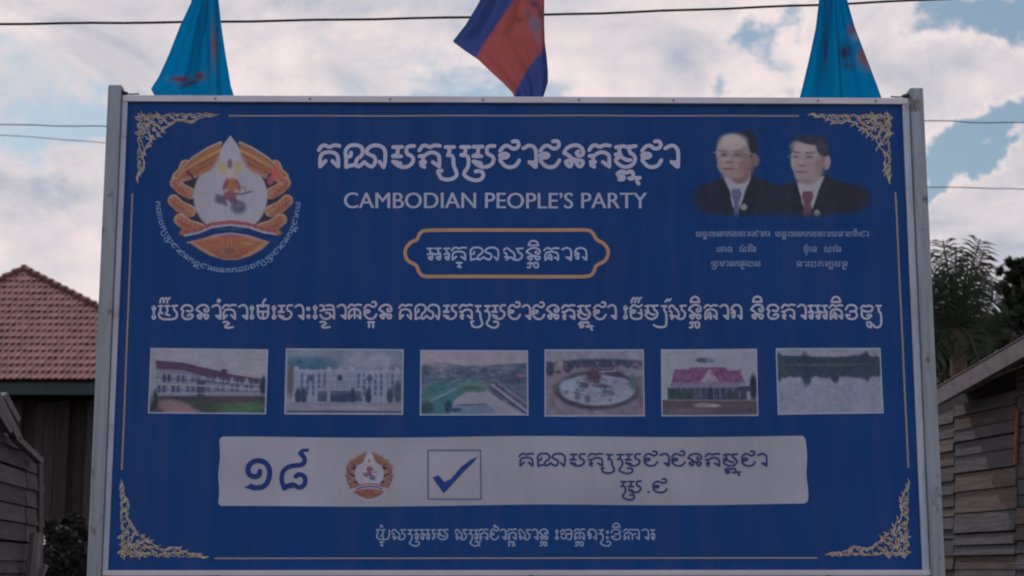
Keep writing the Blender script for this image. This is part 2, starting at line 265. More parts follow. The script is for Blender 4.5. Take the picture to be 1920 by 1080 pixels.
# Khmer letter shapes, 10 units tall, baseline 0, drawn as pen strokes
crown = [(.2,7.4),(1.5,9.3),(3,9.5),(4.7,8.5),(6.6,9.6),(9,9.2)]
G = {
'g': (10.5, [crown, [(.8,.7),(.7,4.5),(1.8,6.2),(4.6,6.8),(7.4,6.2),(8.5,4.5),(8.5,.7)], [(.9,.8),(3.1,3)], [(8.3,.8),(6,3)]]),
'N': (19.4, [[(.8,.5),(.8,4.5),(.3,7),(1.8,9.2),(4.3,9.7),(7,9.2),(8.1,7.3),(7.5,5.2),(5.2,3.8),(4.8,1.3),(6.2,.5),(8.6,2.7)], [(2.9,6.5),(2.9,4.9),(.9,4.7)],
   [(.9,.5),(2.6,1.2),(4.6,1.4)], [(10.8,5.7),(9.3,6.4),(10,8.3),(12.2,9.6),(15.4,9.4),(17.5,7.8),(17.5,3),(16.8,.5)], [(10.8,5.7),(13.3,4.7),(13.2,2),(11.5,.4),(9,2.2)], [(15,2.8),(16.8,.5)]]),
'b': (10.8, [[(.4,8.8),(4.3,8.9)], [(2.4,8.7),(2.4,5.8),(.3,5.1)], [(.3,5),(3.8,5)], [(.4,2.9),(2.4,1.2),(5,.4),(8,1.3),(9.3,3.6),(8.3,5.3),(6.2,5.9),(6,8.2),(7,9.2),(9.4,9.2)], [(.5,2.9),(3.6,2.1)]]),
'k': (10.5, [crown, [(.3,5),(2.5,5.2),(4,6.3),(6,6.7),(8.3,5.8),(8.8,4.5),(8.8,.7)], [(1.9,5),(1.9,.9)], [(.8,2.6),(2.8,2.6)], [(8.5,.9),(6,2.6)], [(1,1.4),(2.4,.6)]]),
'cs': (6.3, [[(.4,8.7),(4,8.7)], [(2,8.6),(2,5.8),(.6,5.4),(3.7,5.4),(3.7,1.3),(5,-1.2),(5.2,-3),(3.4,-4.3),(.8,-4.7),(-1.8,-4),(-2.2,-2.6),(-3.2,-1),(-1.2,-.9)]]),
'r': (5.0, [[(.4,8.7),(4,8.7)], [(2.2,8.6),(2.2,5.8),(.4,5.5)], [(.6,5.4),(3.6,5.3),(3.6,.5),(1.0,-2.2),(3.6,-4.2),(6.8,-5.1),(9.5,-4.2),(10,-2.2),(9,-1),(6.6,-1.2)]]),
'j': (9.6, [[(.4,7.2),(2,9.2),(4,9.4),(5.6,8),(7.6,8.2),(8.6,9.6),(7.8,11.3),(5.8,11)], [(.3,5.4),(2.2,6.3),(4.2,5.6),(3.4,4.5),(.6,4.3)], [(.5,3.2),(2.4,1),(4.8,.4),(7.3,1.2),(8.6,3.4)], [(.6,4.3),(.5,3.2)]]),
'A': (6.7, [[(.2,8.2),(2.6,9.6),(4.8,8.9),(5.8,6.8),(5.6,.7)], [(2.8,2.7),(5.3,.7)], [(3.4,2.4),(5.4,2.6)]]),
'n': (10.4, [[(.4,6.3),(1.5,8.4),(5,9.7),(8,8.7),(8.9,5.9),(7,4.8),(5.4,6.2),(6.6,6.9)], [(.4,6.3),(2,5.6),(3.7,4.2),(3.7,1.4),(2.8,.5),(.6,2.8),(3.2,3.4)], [(3.8,4),(6,3.3),(8.6,3.2),(8.3,1.3),(6.9,.5),(5.4,2.6)]]),
'm': (10.8, [[(.5,8.6),(4,9.1)], [(2,8.6),(2,6.2),(3.2,4.9),(.5,4),(.5,2.8),(2.5,1),(5,.4),(8,1.5),(9,4),(8,5.7),(6.4,6.4),(6.2,8.6)], [(4.9,8.7),(9,9.1)], [(.4,5.6),(2,5.9)], [(3.6,4.2),(5.4,3.3),(6.8,3.4)]]),
'_p': (0, [[(1.2,-2.2),(3,-.9),(5,-2),(6.5,-1),(8,-1.6),(7.8,-4.4),(6.2,-4)], [(1.6,-3),(4,-3),(4,-4.5),(2,-4.5)]]),
'_u': (0, [[(8.4,-3.8),(10.8,-3.8)], [(9.7,-3.8),(9.5,-5.2),(10.3,-6.2)]]),
'_v': (0, [[(3.2,-1.5),(6.4,-1.5)], [(4.9,-1.5),(4.8,-4.6)], [(4,-4.2),(5.8,-4.6)]]),
'_U': (0, [[(3,-1.5),(7,-1.5)], [(3.6,-1.5),(3.6,-4.6)], [(6.4,-1.5),(6.4,-4.6)]]),
'_n': (0, [[(.6,-1.4),(3,-1),(5,-2.2),(2.6,-3.2),(1.4,-4.4),(4,-5),(7,-4.4)]]),
'_t': (0, [[(1.2,-2),(2.8,-1.1),(4.4,-2.1),(6,-1.1),(7.6,-2),(7.6,-4.6),(5.8,-4.8)], [(2.8,-2.8),(2.8,-4.8),(1,-4.6)], [(5,-2.8),(5,-4)]]),
'_k': (0, [[(1.2,-1.6),(4,-1),(7,-1.8),(7.6,-4.6)], [(1.6,-3),(2,-4.8)], [(5,-3),(6,-4.8)]]),
'^i': (0, [[(1.6,11.2),(2.2,13.6),(4.6,14.8),(7.0,13.6),(7.6,11.2)], [(1.6,11.2),(7.6,11.2)]]),
'^I': (0, [[(1,11.2),(2.4,13.4),(4.4,14),(6,12.8),(6,11.2)], [(1,11.2),(6,11.2)], [(7.8,11.2),(7.6,14.6)], [(3.4,12.4),(4.6,12.4)]]),
'^W': (0, [[(1.4,11),(1.8,13.2),(3.2,13.8)], [(3.8,11),(4.2,13.2),(5.6,13.8)], [(6.2,11),(6.6,13.2),(8,13.8)]]),
'^M': (0, [[(4.6,10.9),(3.6,11.9),(4.6,13),(5.7,11.9),(4.6,10.9)]]),
'^w': (0, [[(4.6,9.4),(4.8,11.2),(6.4,13)]]),
'^S': (0, [[(3,11.4),(4.6,13.4),(5,11.6),(6.8,13)]]),
'R': (4.6, [[(.4,8.7),(3.7,8.9)], [(2,8.7),(2,6),(3.6,5.1),(.6,4.7)], [(3.5,5.1),(3.5,1.3),(2.6,.5),(.6,2.7),(3.2,2.8)]]),
'a': (9.6, [[(.4,8.8),(3.7,8.9)], [(2,8.8),(2,6.2),(3.6,5.2),(.6,4.6)], [(3.5,5.1),(3.5,1.3),(2.6,.5),(.6,2.7),(3.2,2.8)], [(3.6,5.2),(5.4,4.6)], [(5.2,8.8),(8.6,8.9)], [(7,8.8),(6.8,6.2),(8.4,5.2),(5.4,4.6)], [(8.3,5.1),(8.4,1.3),(7.4,.5),(5.4,2.7),(8,2.8)]]),
's': (13.0, [[(.3,7.4),(1.5,9.2),(3,9),(4,7.6),(5.6,6.5),(7,4.8),(7,2)], [(.6,5.6),(2,5.8),(2.2,.7)], [(1,2.7),(3,2.5)], [(2,.8),(4,2.4)], [(5,2.4),(6.5,.9),(8.6,.4),(11,1.6),(11.7,4),(10.4,5.6),(9,6.2),(9,8.7)], [(8,8.8),(11.9,9)]]),
'P': (10.4, [[(.2,7.6),(1.5,9.3),(3,9.4),(4.6,8.2),(6.4,9.4),(9,9)], [(.9,.6),(.8,5),(2.4,6.4),(4.7,6.8),(7.4,6.2),(8.7,5),(8.7,.8)], [(3.6,4.8),(4.8,3.6),(4.8,.8)], [(1.2,.7),(2.8,2.6),(4.6,.8)], [(2.8,4),(2.8,2.6)], [(6.6,2.6),(8.6,.8)]]),
'p': (9.4, [[(.8,6),(1.4,8.2),(4,9.6),(6.8,8.7),(7.9,6.4),(7.8,.6)], [(.8,6),(2.6,6),(3.4,4.8),(.8,4.2)], [(3.2,4.6),(3,.8),(1,2.6),(3,2.6)], [(5.6,2.7),(7.6,.7)]]),
'y': (14.6, [[(.4,8.8),(3,8.9)], [(1.7,8.7),(1.7,6.2),(.5,4),(.8,2),(3,.6),(6,.5),(9.5,.5),(12.3,1.2),(13.2,3.8),(12,5.5),(10.8,6.6),(10.8,8.6)], [(9.6,8.8),(13,9)], [(4.8,8.8),(7.8,8.9)], [(6.2,8.7),(6.4,5),(4.8,3.6),(7.8,3.1)], [(1.6,5.4),(3,4)]]),
'E': (4.4, [[(1.8,8.9),(.6,7.4),(1.8,6),(3,7.4),(1.8,8.9)], [(1.8,6),(1.8,3.2)], [(1.8,3.4),(.6,1.9),(1.8,.5),(3,1.9),(1.8,3.4)]]),
'ae': (4.6, [[(.4,8.8),(3.4,8.9)], [(1.8,8.9),(.8,7),(1.8,5.2),(3,3.6),(1.8,.6),(.5,2.4),(3,2.6)], [(1.8,5.2),(3.4,5.6)]]),
'ng': (9.8, [[(.4,6.6),(1.5,8.8),(4.5,9.6),(7.4,8.6),(8.3,6.4),(6.4,5.2),(4.2,5.8)], [(.4,6.6),(2.2,5.8),(.8,3.6),(1.8,1.2),(4.5,.4),(7.4,1.1),(8.5,3),(6.6,3.8),(4.8,2.8)]]),
'T': (9.8, [[(.6,8.9),(3,9.2),(4.5,8.2),(6,9.2),(8.6,8.9)], [(1.2,8.6),(1.2,.9),(8.2,.9),(8.2,8.6)], [(1.2,5.2),(8,5.2)], [(4.7,5.2),(4.7,1)]]),
'H': (4.6, [[(2,5.8),(1,6.9),(2,8),(3.1,6.9),(2,5.8)], [(2,1),(1,2.1),(2,3.2),(3.1,2.1),(2,1)]]),
'c': (11.6, [[(.5,9),(3,9.2),(3,6.2),(.8,5.6)], [(.6,3),(2.4,.8),(5,.5),(7.4,1.4),(7.6,4),(4.6,4.4)], [(4.8,8.9),(8,9.4),(10,8),(10,.8)], [(8,2.6),(10,.8)], [(3,6),(7,6.6),(10,6)]]),
't': (10.2, [crown, [(.8,.7),(.7,4.6),(2,6.3),(4.6,6.9),(7.4,6.2),(8.5,4.5),(8.5,.7)], [(4.6,6.8),(4.7,1)], [(.9,.8),(3,2.8)], [(8.3,.8),(6.4,2.8)]]),
'd': (10.0, [[(.3,7),(2,9.2),(4,9.4),(5.8,7.8),(8.6,9.4)], [(.3,5.2),(2.4,6.4),(4.2,5.6),(3.2,4.4),(.8,4.4),(.8,1.8),(3,.7),(6,.6),(8.4,1.2),(8.4,4),(6.2,4.4)], [(8.4,4),(7.8,6.6)]]),
'v': (10.0, [[(.4,6.5),(1.6,8.8),(4.5,9.6),(7.5,8.5),(8.2,6.4),(6,5.4),(3.4,5.2)], [(.5,3.2),(2,1),(4.5,.4),(7.4,1),(8.4,3.4),(7.2,5)], [(.6,3.2),(3.2,3)]]),
'D': (10.0, [[(.4,7.4),(2,9.2),(4,8.2),(6,9.3),(8.4,8)], [(8.4,8),(8,5.4),(4.4,5),(1,6.2)], [(1,6.2),(.8,2.4),(3,.6),(6,1),(8.2,3.4),(4.6,2.8)]]),
'_Y': (4.8, [[(-6,-1.5),(-3,-1.4),(-3,-4.6)], [(-6,-3),(-4.4,-4.6)], [(.4,8.8),(3.6,8.8)], [(2,8.8),(2,5.2),(3.6,4.6),(4,-2.6),(2.4,-4.6),(-.4,-4.8),(-1.6,-3)]]),
'X': (12.6, [[(.4,8.8),(3,8.9)], [(1.6,8.7),(1.6,6.2),(.6,4),(1,1.8),(3.4,.6),(8,.6),(11.2,1.6),(11.4,8.6)], [(4.6,8.8),(7.4,8.9)], [(6,8.7),(6,5),(4,3.6)], [(6,3.4),(6,.8)]]),
'K': (11.0, [[(.4,7),(2,9.3),(3.8,8),(3,5.6),(.8,5)], [(.6,3),(2.6,.7),(4.8,2.4)], [(4.8,8.6),(7.4,9.5),(9.6,8)], [(9.6,8),(9.6,.8),(6.6,.6)], [(5,5.4),(9.4,5.6)], [(5,5.4),(5,1.4)]]),
'h': (14.6, [[(.2,7.6),(1.5,9.3),(3,9.4),(4.6,8.2),(6.4,9.4),(8.6,8.8)], [(.9,.7),(.8,5),(3,6.6),(6,6.4),(7.6,4.6),(7.6,.8)], [(1,.8),(3,2.6)], [(4.6,4),(4.6,.8)], [(8.6,8.8),(11.6,9.4),(13.2,7.6),(13.2,.8)], [(11,2.8),(13,.8)], [(7.6,4.6),(10.4,5.4)]]),
'o': (3.4, [[(1.4,1.2),(1.8,1.2)]]),
' ': (4.0, []),
'~y': (5.0, [[(.4,8.7),(4,8.7)], [(2.2,8.6),(2.2,5.4),(3.6,5),(3.8,-3.6),(1.6,-4.6),(-3,-4.3),(-5,-3.2)]]),
}
def setline(I, text, x0, x1, ytop, ybase, w, smooth=2, yb2=None):
    toks = text.split(); tot = sum(G[t][0] for t in toks)-1.2; sx = (x1-x0)/tot; x = 0.0
    for t in toks:
        adv, st = G[t]
        base = x
        if t[0] in '_^' and adv == 0: base = x-lastadv
        for s in st:
            pts = []
            for (a, b) in s:
                fx = (base+a*.95)*sx; yy = ybase+((yb2-ybase)*(fx/(x1-x0)) if yb2 is not None else 0)
                pts.append((x0+fx, yy-b*(ybase-ytop)/10))
            I.stroke(pts, w, smooth)
        if adv: lastadv = adv
        x += adv
PARTY = 'g N b k cs r b j A j n k m _p _u j A'
WHITE = ink((126, 128, 156)); DIM = ink((112, 116, 142))
def board_text():
    T = Ink(.0012); T.c = WHITE
    setline(T, PARTY, 597, 1272, 270, 316, 7.2, 2); T.build('title_lettering', 'large white Khmer title at the top')
    T = Ink(.0012); T.c = ink((124, 126, 150))
    for txt, a, b in (('E y ^W ng n A ^M g _n A E T ^w E b A H E c _n A t j _U n', 283, 737), (PARTY, 748, 1155), ('E d ^W m ~y ^S s n _t ^i P A p', 1168, 1392), ('n ^i ng k A R a P ^i v D _Y', 1407, 1652)):
        setline(T, txt, a, b, 570, 600, 4.0); T.build('slogan_word'); T.V, T.F, T.C = [], [], []
    T = Ink(.0012); T.c = ink((116, 124, 158))
    setline(T, 'a R g _v N s n _t ^i P A p', 800, 1102, 463, 489, 3.6); T.build('thanks_lettering', 'white Khmer words inside the gold cartouche')
    T = Ink(.0012); T.c = ink((98, 108, 140))
    for txt, a, b in (('X _v ^M s r R a ae m', 705, 842), ('s r R _v k j ^M A k _k s A n _t', 853, 1029), ('E K t _t p r H v ^i h A R', 1040, 1227)):
        setline(T, txt, a, b, 991, 1013, 3.0); T.build('district_word'); T.V, T.F, T.C = [], [], []
    T = Ink(.0030); T.c = ink((36, 44, 84))
    setline(T, PARTY, 973, 1438, 849, 875, 3.5); setline(T, 'r b', 1163, 1204, 900, 925, 3.4); setline(T, 'o', 1211, 1218, 898, 926, 4); setline(T, 'j', 1223, 1251, 901, 925, 3.4)
    T.build('ballot_lettering', 'dark Khmer lettering at the right of the white strip')
    T = Ink(.0012); T.c = ink((84, 96, 130))
    for txt, a, b, yt, yb in (('s m _t E c a g g m h A p j A k R', 1305, 1443, 434, 444), ('s m _t E c a g g m h A E s n A b T ^i E j A', 1453, 1628, 434, 444),
        ('E h ng', 1343, 1373, 463, 473), ('s ^M R ^i n', 1386, 1418, 463, 473), ('h ^S _v n', 1507, 1532, 462, 473), ('s ae ^w n', 1545, 1578, 462, 473),
        ('r b T A n k t _n y s', 1333, 1426, 490, 500), ('n A y k R d _t m n _n', 1493, 1590, 490, 500)):
        setline(T, txt, a, b, yt, yb, 1.7, 1)
    T.build('caption_lettering', 'tiny Khmer captions under the portraits')
    # arc of lettering round the emblem
    T = Ink(.0012); T.c = ink((92, 112, 150))
    toks = (PARTY+' R a n t '+PARTY+' k s ').split(); cx, cy = 427.5, 377.0
    tot = sum(G[t][0] for t in toks); a0, a1 = math.radians(180), math.radians(0); x = 0
    for t in toks:
        adv, st = G[t]; base = x if adv else x-lastadv
        for s in st:
            pts = []
            for a, b in s:
                th = a0+(a1-a0)*(base+a)/tot; r = 131.5-(b-5)*.86; pts.append((cx+r*math.cos(th), cy+r*.99*math.sin(th)))
            T.stroke(pts, 1.35, 0, cap=False)
        if adv: lastadv = adv
        x += adv
    T.build('emblem_lettering', 'small ring of Khmer lettering under the big emblem')
    # numerals and tick
    T = Ink(.0030); T.c = ink((26, 42, 92))
    Z = lambda a: [(400+q[0]/3.43, 810+q[1]/3.43) for q in a]
    T.stroke(Z([(300,252),(296,280),(262,290),(228,272),(220,228),(250,192),(295,180),(345,200),(368,255),(352,325),(315,358),(262,358)]), 9.5)
    T.poly(Z([(200,358),(245,332),(275,345),(270,376)]))
    T.stroke(Z([(560,135),(592,172),(578,212),(505,215),(455,238),(436,290),(448,345),(462,362)]), 8.5)
    T.stroke(Z([(606,116),(568,118),(556,140)]), 6); T.stroke(Z([(455,362),(508,330),(550,362),(590,340),(592,285),(552,268),(530,285)]), 8.5); T.stroke(Z([(462,345),(500,350)]), 8)
    T.build('numeral', 'dark blue Khmer number on the white strip')
    T = Ink(.0030); T.c = ink((26, 46, 98))
    T.poly(Z([(1410,292),(1448,278),(1486,322),(1480,392)])); T.poly(Z([(1486,322),(1530,300),(1498,378),(1480,392)])); T.poly(Z([(1530,300),(1592,226),(1612,252),(1545,325),(1498,378)])); T.poly(Z([(1592,226),(1655,178),(1702,158),(1668,198),(1612,252)]))
    T.build('tick_mark')
    T = Ink(.0026); T.c = ink((60, 66, 96))
    for a, b in (((1380,117),(1718,117)), ((1718,117),(1722,432)), ((1722,432),(1382,430)), ((1382,430),(1380,117))): T.stroke(Z([a, b]), 1.9, 0)
    T.build('tick_box')
    T = Ink(.0012); T.c = ink((128, 100, 88)); Y = lambda a: [(740+q[0]/4.57, 410+q[1]/4.57) for q in a]
    left = [(300,100),(250,104),(220,120),(203,150),(195,182),(150,195),(115,225),(92,262),(88,296),(95,335),(118,365),(155,385),(190,400),(200,440),(222,480),(262,496)]
    right = [(1640,96),(1682,106),(1706,135),(1722,168),(1745,190),(1790,212),(1822,250),(1832,292),(1820,335),(1795,370),(1745,390),(1720,410),(1708,455),(1685,485),(1640,496)]
    n = 12; top = [(300+(1640-300)*i/n, 100-4*i/n) for i in range(1, n)]; bot = [(1640-(1640-262)*i/n, 496) for i in range(1, n)]
    loop = left[::-1]+top+right+bot; T.stroke(Y(loop+[loop[0]]), 6.6, 1, cap=False); T.build('gold_cartouche')
    T = Ink(.0012); T.c = ink((104, 94, 104))
    def border(a, b, w):
        n = 24; T.stroke([(a[0]+(b[0]-a[0])*i/n, a[1]+(b[1]-a[1])*i/n) for i in range(n+1)], w, 0); o = T.build('border_line'); T.V, T.F, T.C = [], [], []
    border((430, 217), (1497, 217), 2.9); border((403, 1047), (1532, 1046), 2.9); T.c = ink((104, 94, 92)); border((248, 364), (229, 880), 3.2); border((1679, 362), (1703, 876), 3.4)
board_text()

def latin():
    cu = bpy.data.curves.new('english_lettering', 'FONT'); cu.body = "CAMBODIAN PEOPLE\u2019S PARTY"; cu.size = 1; cu.offset = 0.0; cu.resolution_u = 4
    o = bpy.data.objects.new('tmp', cu); COL.objects.link(o); bpy.context.view_layer.update()
    me = bpy.data.meshes.new_from_object(o.evaluated_get(bpy.context.evaluated_depsgraph_get()))
    V = np.array([v.co[:] for v in me.vertices]); F = [tuple(p.vertices) for p in me.polygons]; bpy.data.objects.remove(o)
    mn, mx = V.min(0), V.max(0); cap = [v for v in V]
    V2 = [onboard(645.5+(v[0]-mn[0])/(mx[0]-mn[0])*(1213-645.5), 390.8-(v[1]-mn[1])/(mx[1]-mn[1])*29.6, .0012) for v in V]
    nv_ = len(V2); sh = lambda dx, h: [onboard(645.5+dx+(v[0]-mn[0])/(mx[0]-mn[0])*(1213-645.5), 390.8-(v[1]-mn[1])/(mx[1]-mn[1])*29.6, h) for v in V]
    V2 = sh(-.55, .0012)+sh(.55, .00125); F = F+[tuple(i+nv_ for i in f) for f in F]   # the lettering is semi-bold
    # one part per word
    xs = np.array([v[0] for v in V2]); order = {}
    for f in F:
        x = 960+FPX*np.dot(np.array(V2[f[0]])-CAM, RT)/np.dot(np.array(V2[f[0]])-CAM, FW); order.setdefault(0 if x < 893 else 1 if x < 1083 else 2, []).append(f)
    for k, fs in order.items():
        ids = sorted({i for f in fs for i in f}); mp = {a: i for i, a in enumerate(ids)}
        ob = mesh_obj('english_word', [V2[i] for i in ids], [tuple(mp[i] for i in f) for f in fs], PR, None, False, np.tile(ink((118, 122, 150)), (len(ids), 1))); adopt(ob, BB)
latin()

# gold scroll ornaments in the corners
def ornament(c, hx, vy, seed):
    I = Ink(.0012); r = random.Random(seed); cx, cy = c; dx = 1 if hx[0] > cx else -1; dy = 1 if vy[1] > cy else -1
    tones = [(118,108,114), (102,97,98), (120,110,104), (110,112,120), (92,86,82), (122,106,98)]+([(122,122,84), (128,98,80)] if seed > 1 else [])
    def curl(x, y, R, spin, st, w):
        I.c = ink(r.choice(tones)); pts = []
        for i in range(11):
            t = i/10; a = st+spin*t*5.2; q = R*(1-.78*t); pts.append((x+q*math.cos(a), y+q*math.sin(a)))
        I.stroke(pts, w, 1, taper=lambda t: 1.15-.5*t)
    def leaf(x, y, a, ln, w):
        I.c = ink(r.choice(tones)); I.stroke([(x, y), (x+ln*.5*math.cos(a+.35), y+ln*.5*math.sin(a+.35)), (x+ln*math.cos(a), y+ln*math.sin(a))], w, 1, taper=lambda t: math.sin(min(1, t*1.1+.12)*math.pi)**.8+.15)
    for (ex, ey), T in ((hx, abs(hx[0]-cx)), (vy, abs(vy[1]-cy))):
        horiz = (ex, ey) == hx; at_ = (lambda u, v: (cx+dx*u, cy+dy*v)) if horiz else (lambda u, v: (cx+dx*v, cy+dy*u))
        th = lambda u: max(3.6, 43*(1-u/T)**.8*(.82+.22*math.cos(u*.12)))
        for f_ in (.16, .92):
            I.c = ink(tones[1 if f_ < .5 else 0]); I.stroke([at_(u, 1+th(u)*f_+1.6*math.sin(u*.42)) for u in np.arange(2, T-12, 4)], 1.9, 1, cap=False)
        u = 4.0; side = 0
        while u < T-14:
            t_ = th(u); n_l = 3 if t_ > 30 else 2 if t_ > 14 else 1; R_ = max(2.3, t_/(2*n_l)*.8)
            for k in range(n_l):
                x, y = at_(u+(k % 2)*3, 2+t_*(k+.5)/n_l); sp = 1 if (side+k) % 2 else -1
                curl(x, y, R_, sp*dx*dy, r.uniform(-.5, .5)+(0 if sp > 0 else 3.1), 2.2)
                a_ = math.atan2(0 if horiz else dy, dx if horiz else 0)+sp*.9; leaf(x+R_*.7*math.cos(a_), y+R_*.7*math.sin(a_), a_-sp*.5, R_*1.5+2, 3.0); leaf(x, y, a_+2.4*sp, R_*1.3+1.5, 2.5)
            u += R_*2.1+2.2; side += 1
        ux = T-17; x, y = at_(ux, 3); leaf(x, y, math.atan2(0 if horiz else dy, dx if horiz else 0), 17, 4.4); x, y = at_(ux-7, 5); leaf(x, y, math.atan2(.25*dy if horiz else dy, dx if horiz else .25*dx), 13, 3)
    for (u, v, R_) in ((42, 40, 5.5), (34, 30, 4.6), (50, 33, 4.2), (31, 45, 4.2)):
        curl(cx+dx*u, cy+dy*v, R_, dx*dy, 1.0, 2.4); leaf(cx+dx*u, cy+dy*v, math.atan2(dy, dx), 10, 3.2); leaf(cx+dx*u, cy+dy*v, math.atan2(dy, dx)+1.2, 8, 2.8)
    I.build('corner_ornament')
ornament((256, 211), (412, 217), (251, 344), 1); ornament((1672, 213), (1514, 219), (1680, 346), 2)
ornament((224, 1046), (392, 1046), (227, 898), 3); ornament((1705, 1044), (1546, 1045), (1704, 896), 4)

# ---- printed pictures: a small painter working on a grid of printed dots
class Canvas:
    def __init__(s, x0, y0, x1, y1, step, bgc):
        s.b = (x0, y0, x1, y1); s.nx = max(2, int((x1-x0)/step)+1); s.ny = max(2, int((y1-y0)/step)+1); s.ss = 3
        xs = np.linspace(x0, x1, s.nx*s.ss); ys = np.linspace(y0, y1, s.ny*s.ss); s.X, s.Y = np.meshgrid(xs, ys)
        s.I = np.zeros(s.X.shape+(3,)); s.I[:] = np.asarray(bgc, float)
    def put(s, a, c):
        a = np.clip(a, 0, 1)[..., None]; s.I = s.I*(1-a)+np.asarray(c, float)*a
    def ell(s, cx, cy, rx, ry, c, rot=0, soft=.12, al=1.0, clip=None):
        r = math.radians(rot); dx, dy = s.X-cx, s.Y-cy; u = (dx*math.cos(r)+dy*math.sin(r))/rx; v = (-dx*math.sin(r)+dy*math.cos(r))/ry
        a = np.clip((1-np.sqrt(u*u+v*v))/soft+.5, 0, 1)*al
        if clip is not None: a = a*clip
        s.put(a, c)
    def line(s, pts, w, c, soft=.8, al=1.0):
        best = np.full(s.X.shape, 1e9)
        for (ax, ay), (bx, by) in zip(pts[:-1], pts[1:]):
            vx, vy = bx-ax, by-ay; t = np.clip(((s.X-ax)*vx+(s.Y-ay)*vy)/(vx*vx+vy*vy+1e-9), 0, 1)
            best = np.minimum(best, np.hypot(s.X-ax-t*vx, s.Y-ay-t*vy))
        s.put(np.clip((w*.5-best)/soft+.5, 0, 1)*al, c)
    def inside(s, pts):
        r = np.zeros(s.X.shape, bool); n = len(pts)
        for i in range(n):
            (xa, ya), (xb, yb) = pts[i], pts[(i+1) % n]
            if ya == yb: continue
            r ^= ((s.Y < max(ya, yb)) & (s.Y >= min(ya, yb)) & (s.X < (xb-xa)*(s.Y-ya)/(yb-ya)+xa))
        return r
    def poly(s, pts, c, al=1.0): s.put(s.inside(pts)*al, c)
    def noise(s, cell, amp, seed=0, sx=1.0, sy=1.0, region=None):
        r = np.random.RandomState(seed); x0, y0, x1, y1 = s.b
        gx, gy = int((x1-x0)/(cell*sx))+3, int((y1-y0)/(cell*sy))+3; g = r.randn(gy, gx)
        u = (s.X-x0)/(cell*sx); v = (s.Y-y0)/(cell*sy); i, j = np.floor(u).astype(int), np.floor(v).astype(int); fu, fv = u-i, v-j
        n = g[j, i]*(1-fu)*(1-fv)+g[j, i+1]*fu*(1-fv)+g[j+1, i]*(1-fu)*fv+g[j+1, i+1]*fu*fv
        if region is not None: n = n*region
        s.I = np.clip(s.I+n[..., None]*amp, 4, 250); return n
    def blur(s, n=1):
        for _ in range(n):
            for ax in (0, 1): s.I = (np.roll(s.I, 1, ax)+s.I*2+np.roll(s.I, -1, ax))/4
    def colors(s):
        k = s.ss; c = s.I.reshape(s.ny, k, s.nx, k, 3).mean((1, 3)).reshape(-1, 3)
        g = (c*[.3, .55, .15]).sum(1, keepdims=True)*np.array([.97, .98, 1.10]); blue = np.exp(-((c-OB)**2).sum(1, keepdims=True)/500.0); f = .30*(1-blue)
        return ink(c*(1-f)+g*f)
    def build(s, name, quad=None, h=.0010, label=None, drop=None):
        x0, y0, x1, y1 = s.b; V = []; U = np.linspace(0, 1, s.nx); W_ = np.linspace(0, 1, s.ny)
        for v in W_:
            for u in U:
                if quad: (a, b, c, d) = [np.array(q, float) for q in quad]; p = (a*(1-u)+b*u)*(1-v)+(d*(1-u)+c*u)*v
                else: p = (x0+(x1-x0)*u, y0+(y1-y0)*v)
                V.append(onboard(p[0], p[1], h))
        F = [(j*s.nx+i, (j+1)*s.nx+i, (j+1)*s.nx+i+1, j*s.nx+i+1) for j in range(s.ny-1) for i in range(s.nx-1)]
        if drop is not None: F = [f for f in F if not drop(x0+(x1-x0)*U[f[0] % s.nx], y0+(y1-y0)*W_[f[0]//s.nx])]
        o = mesh_obj(name, V, F, PR, None, False, s.colors()); adopt(o, BB)
        if label: o['label'] = label
        return o
OB = np.array((15, 43, 90.))               # the sign's blue

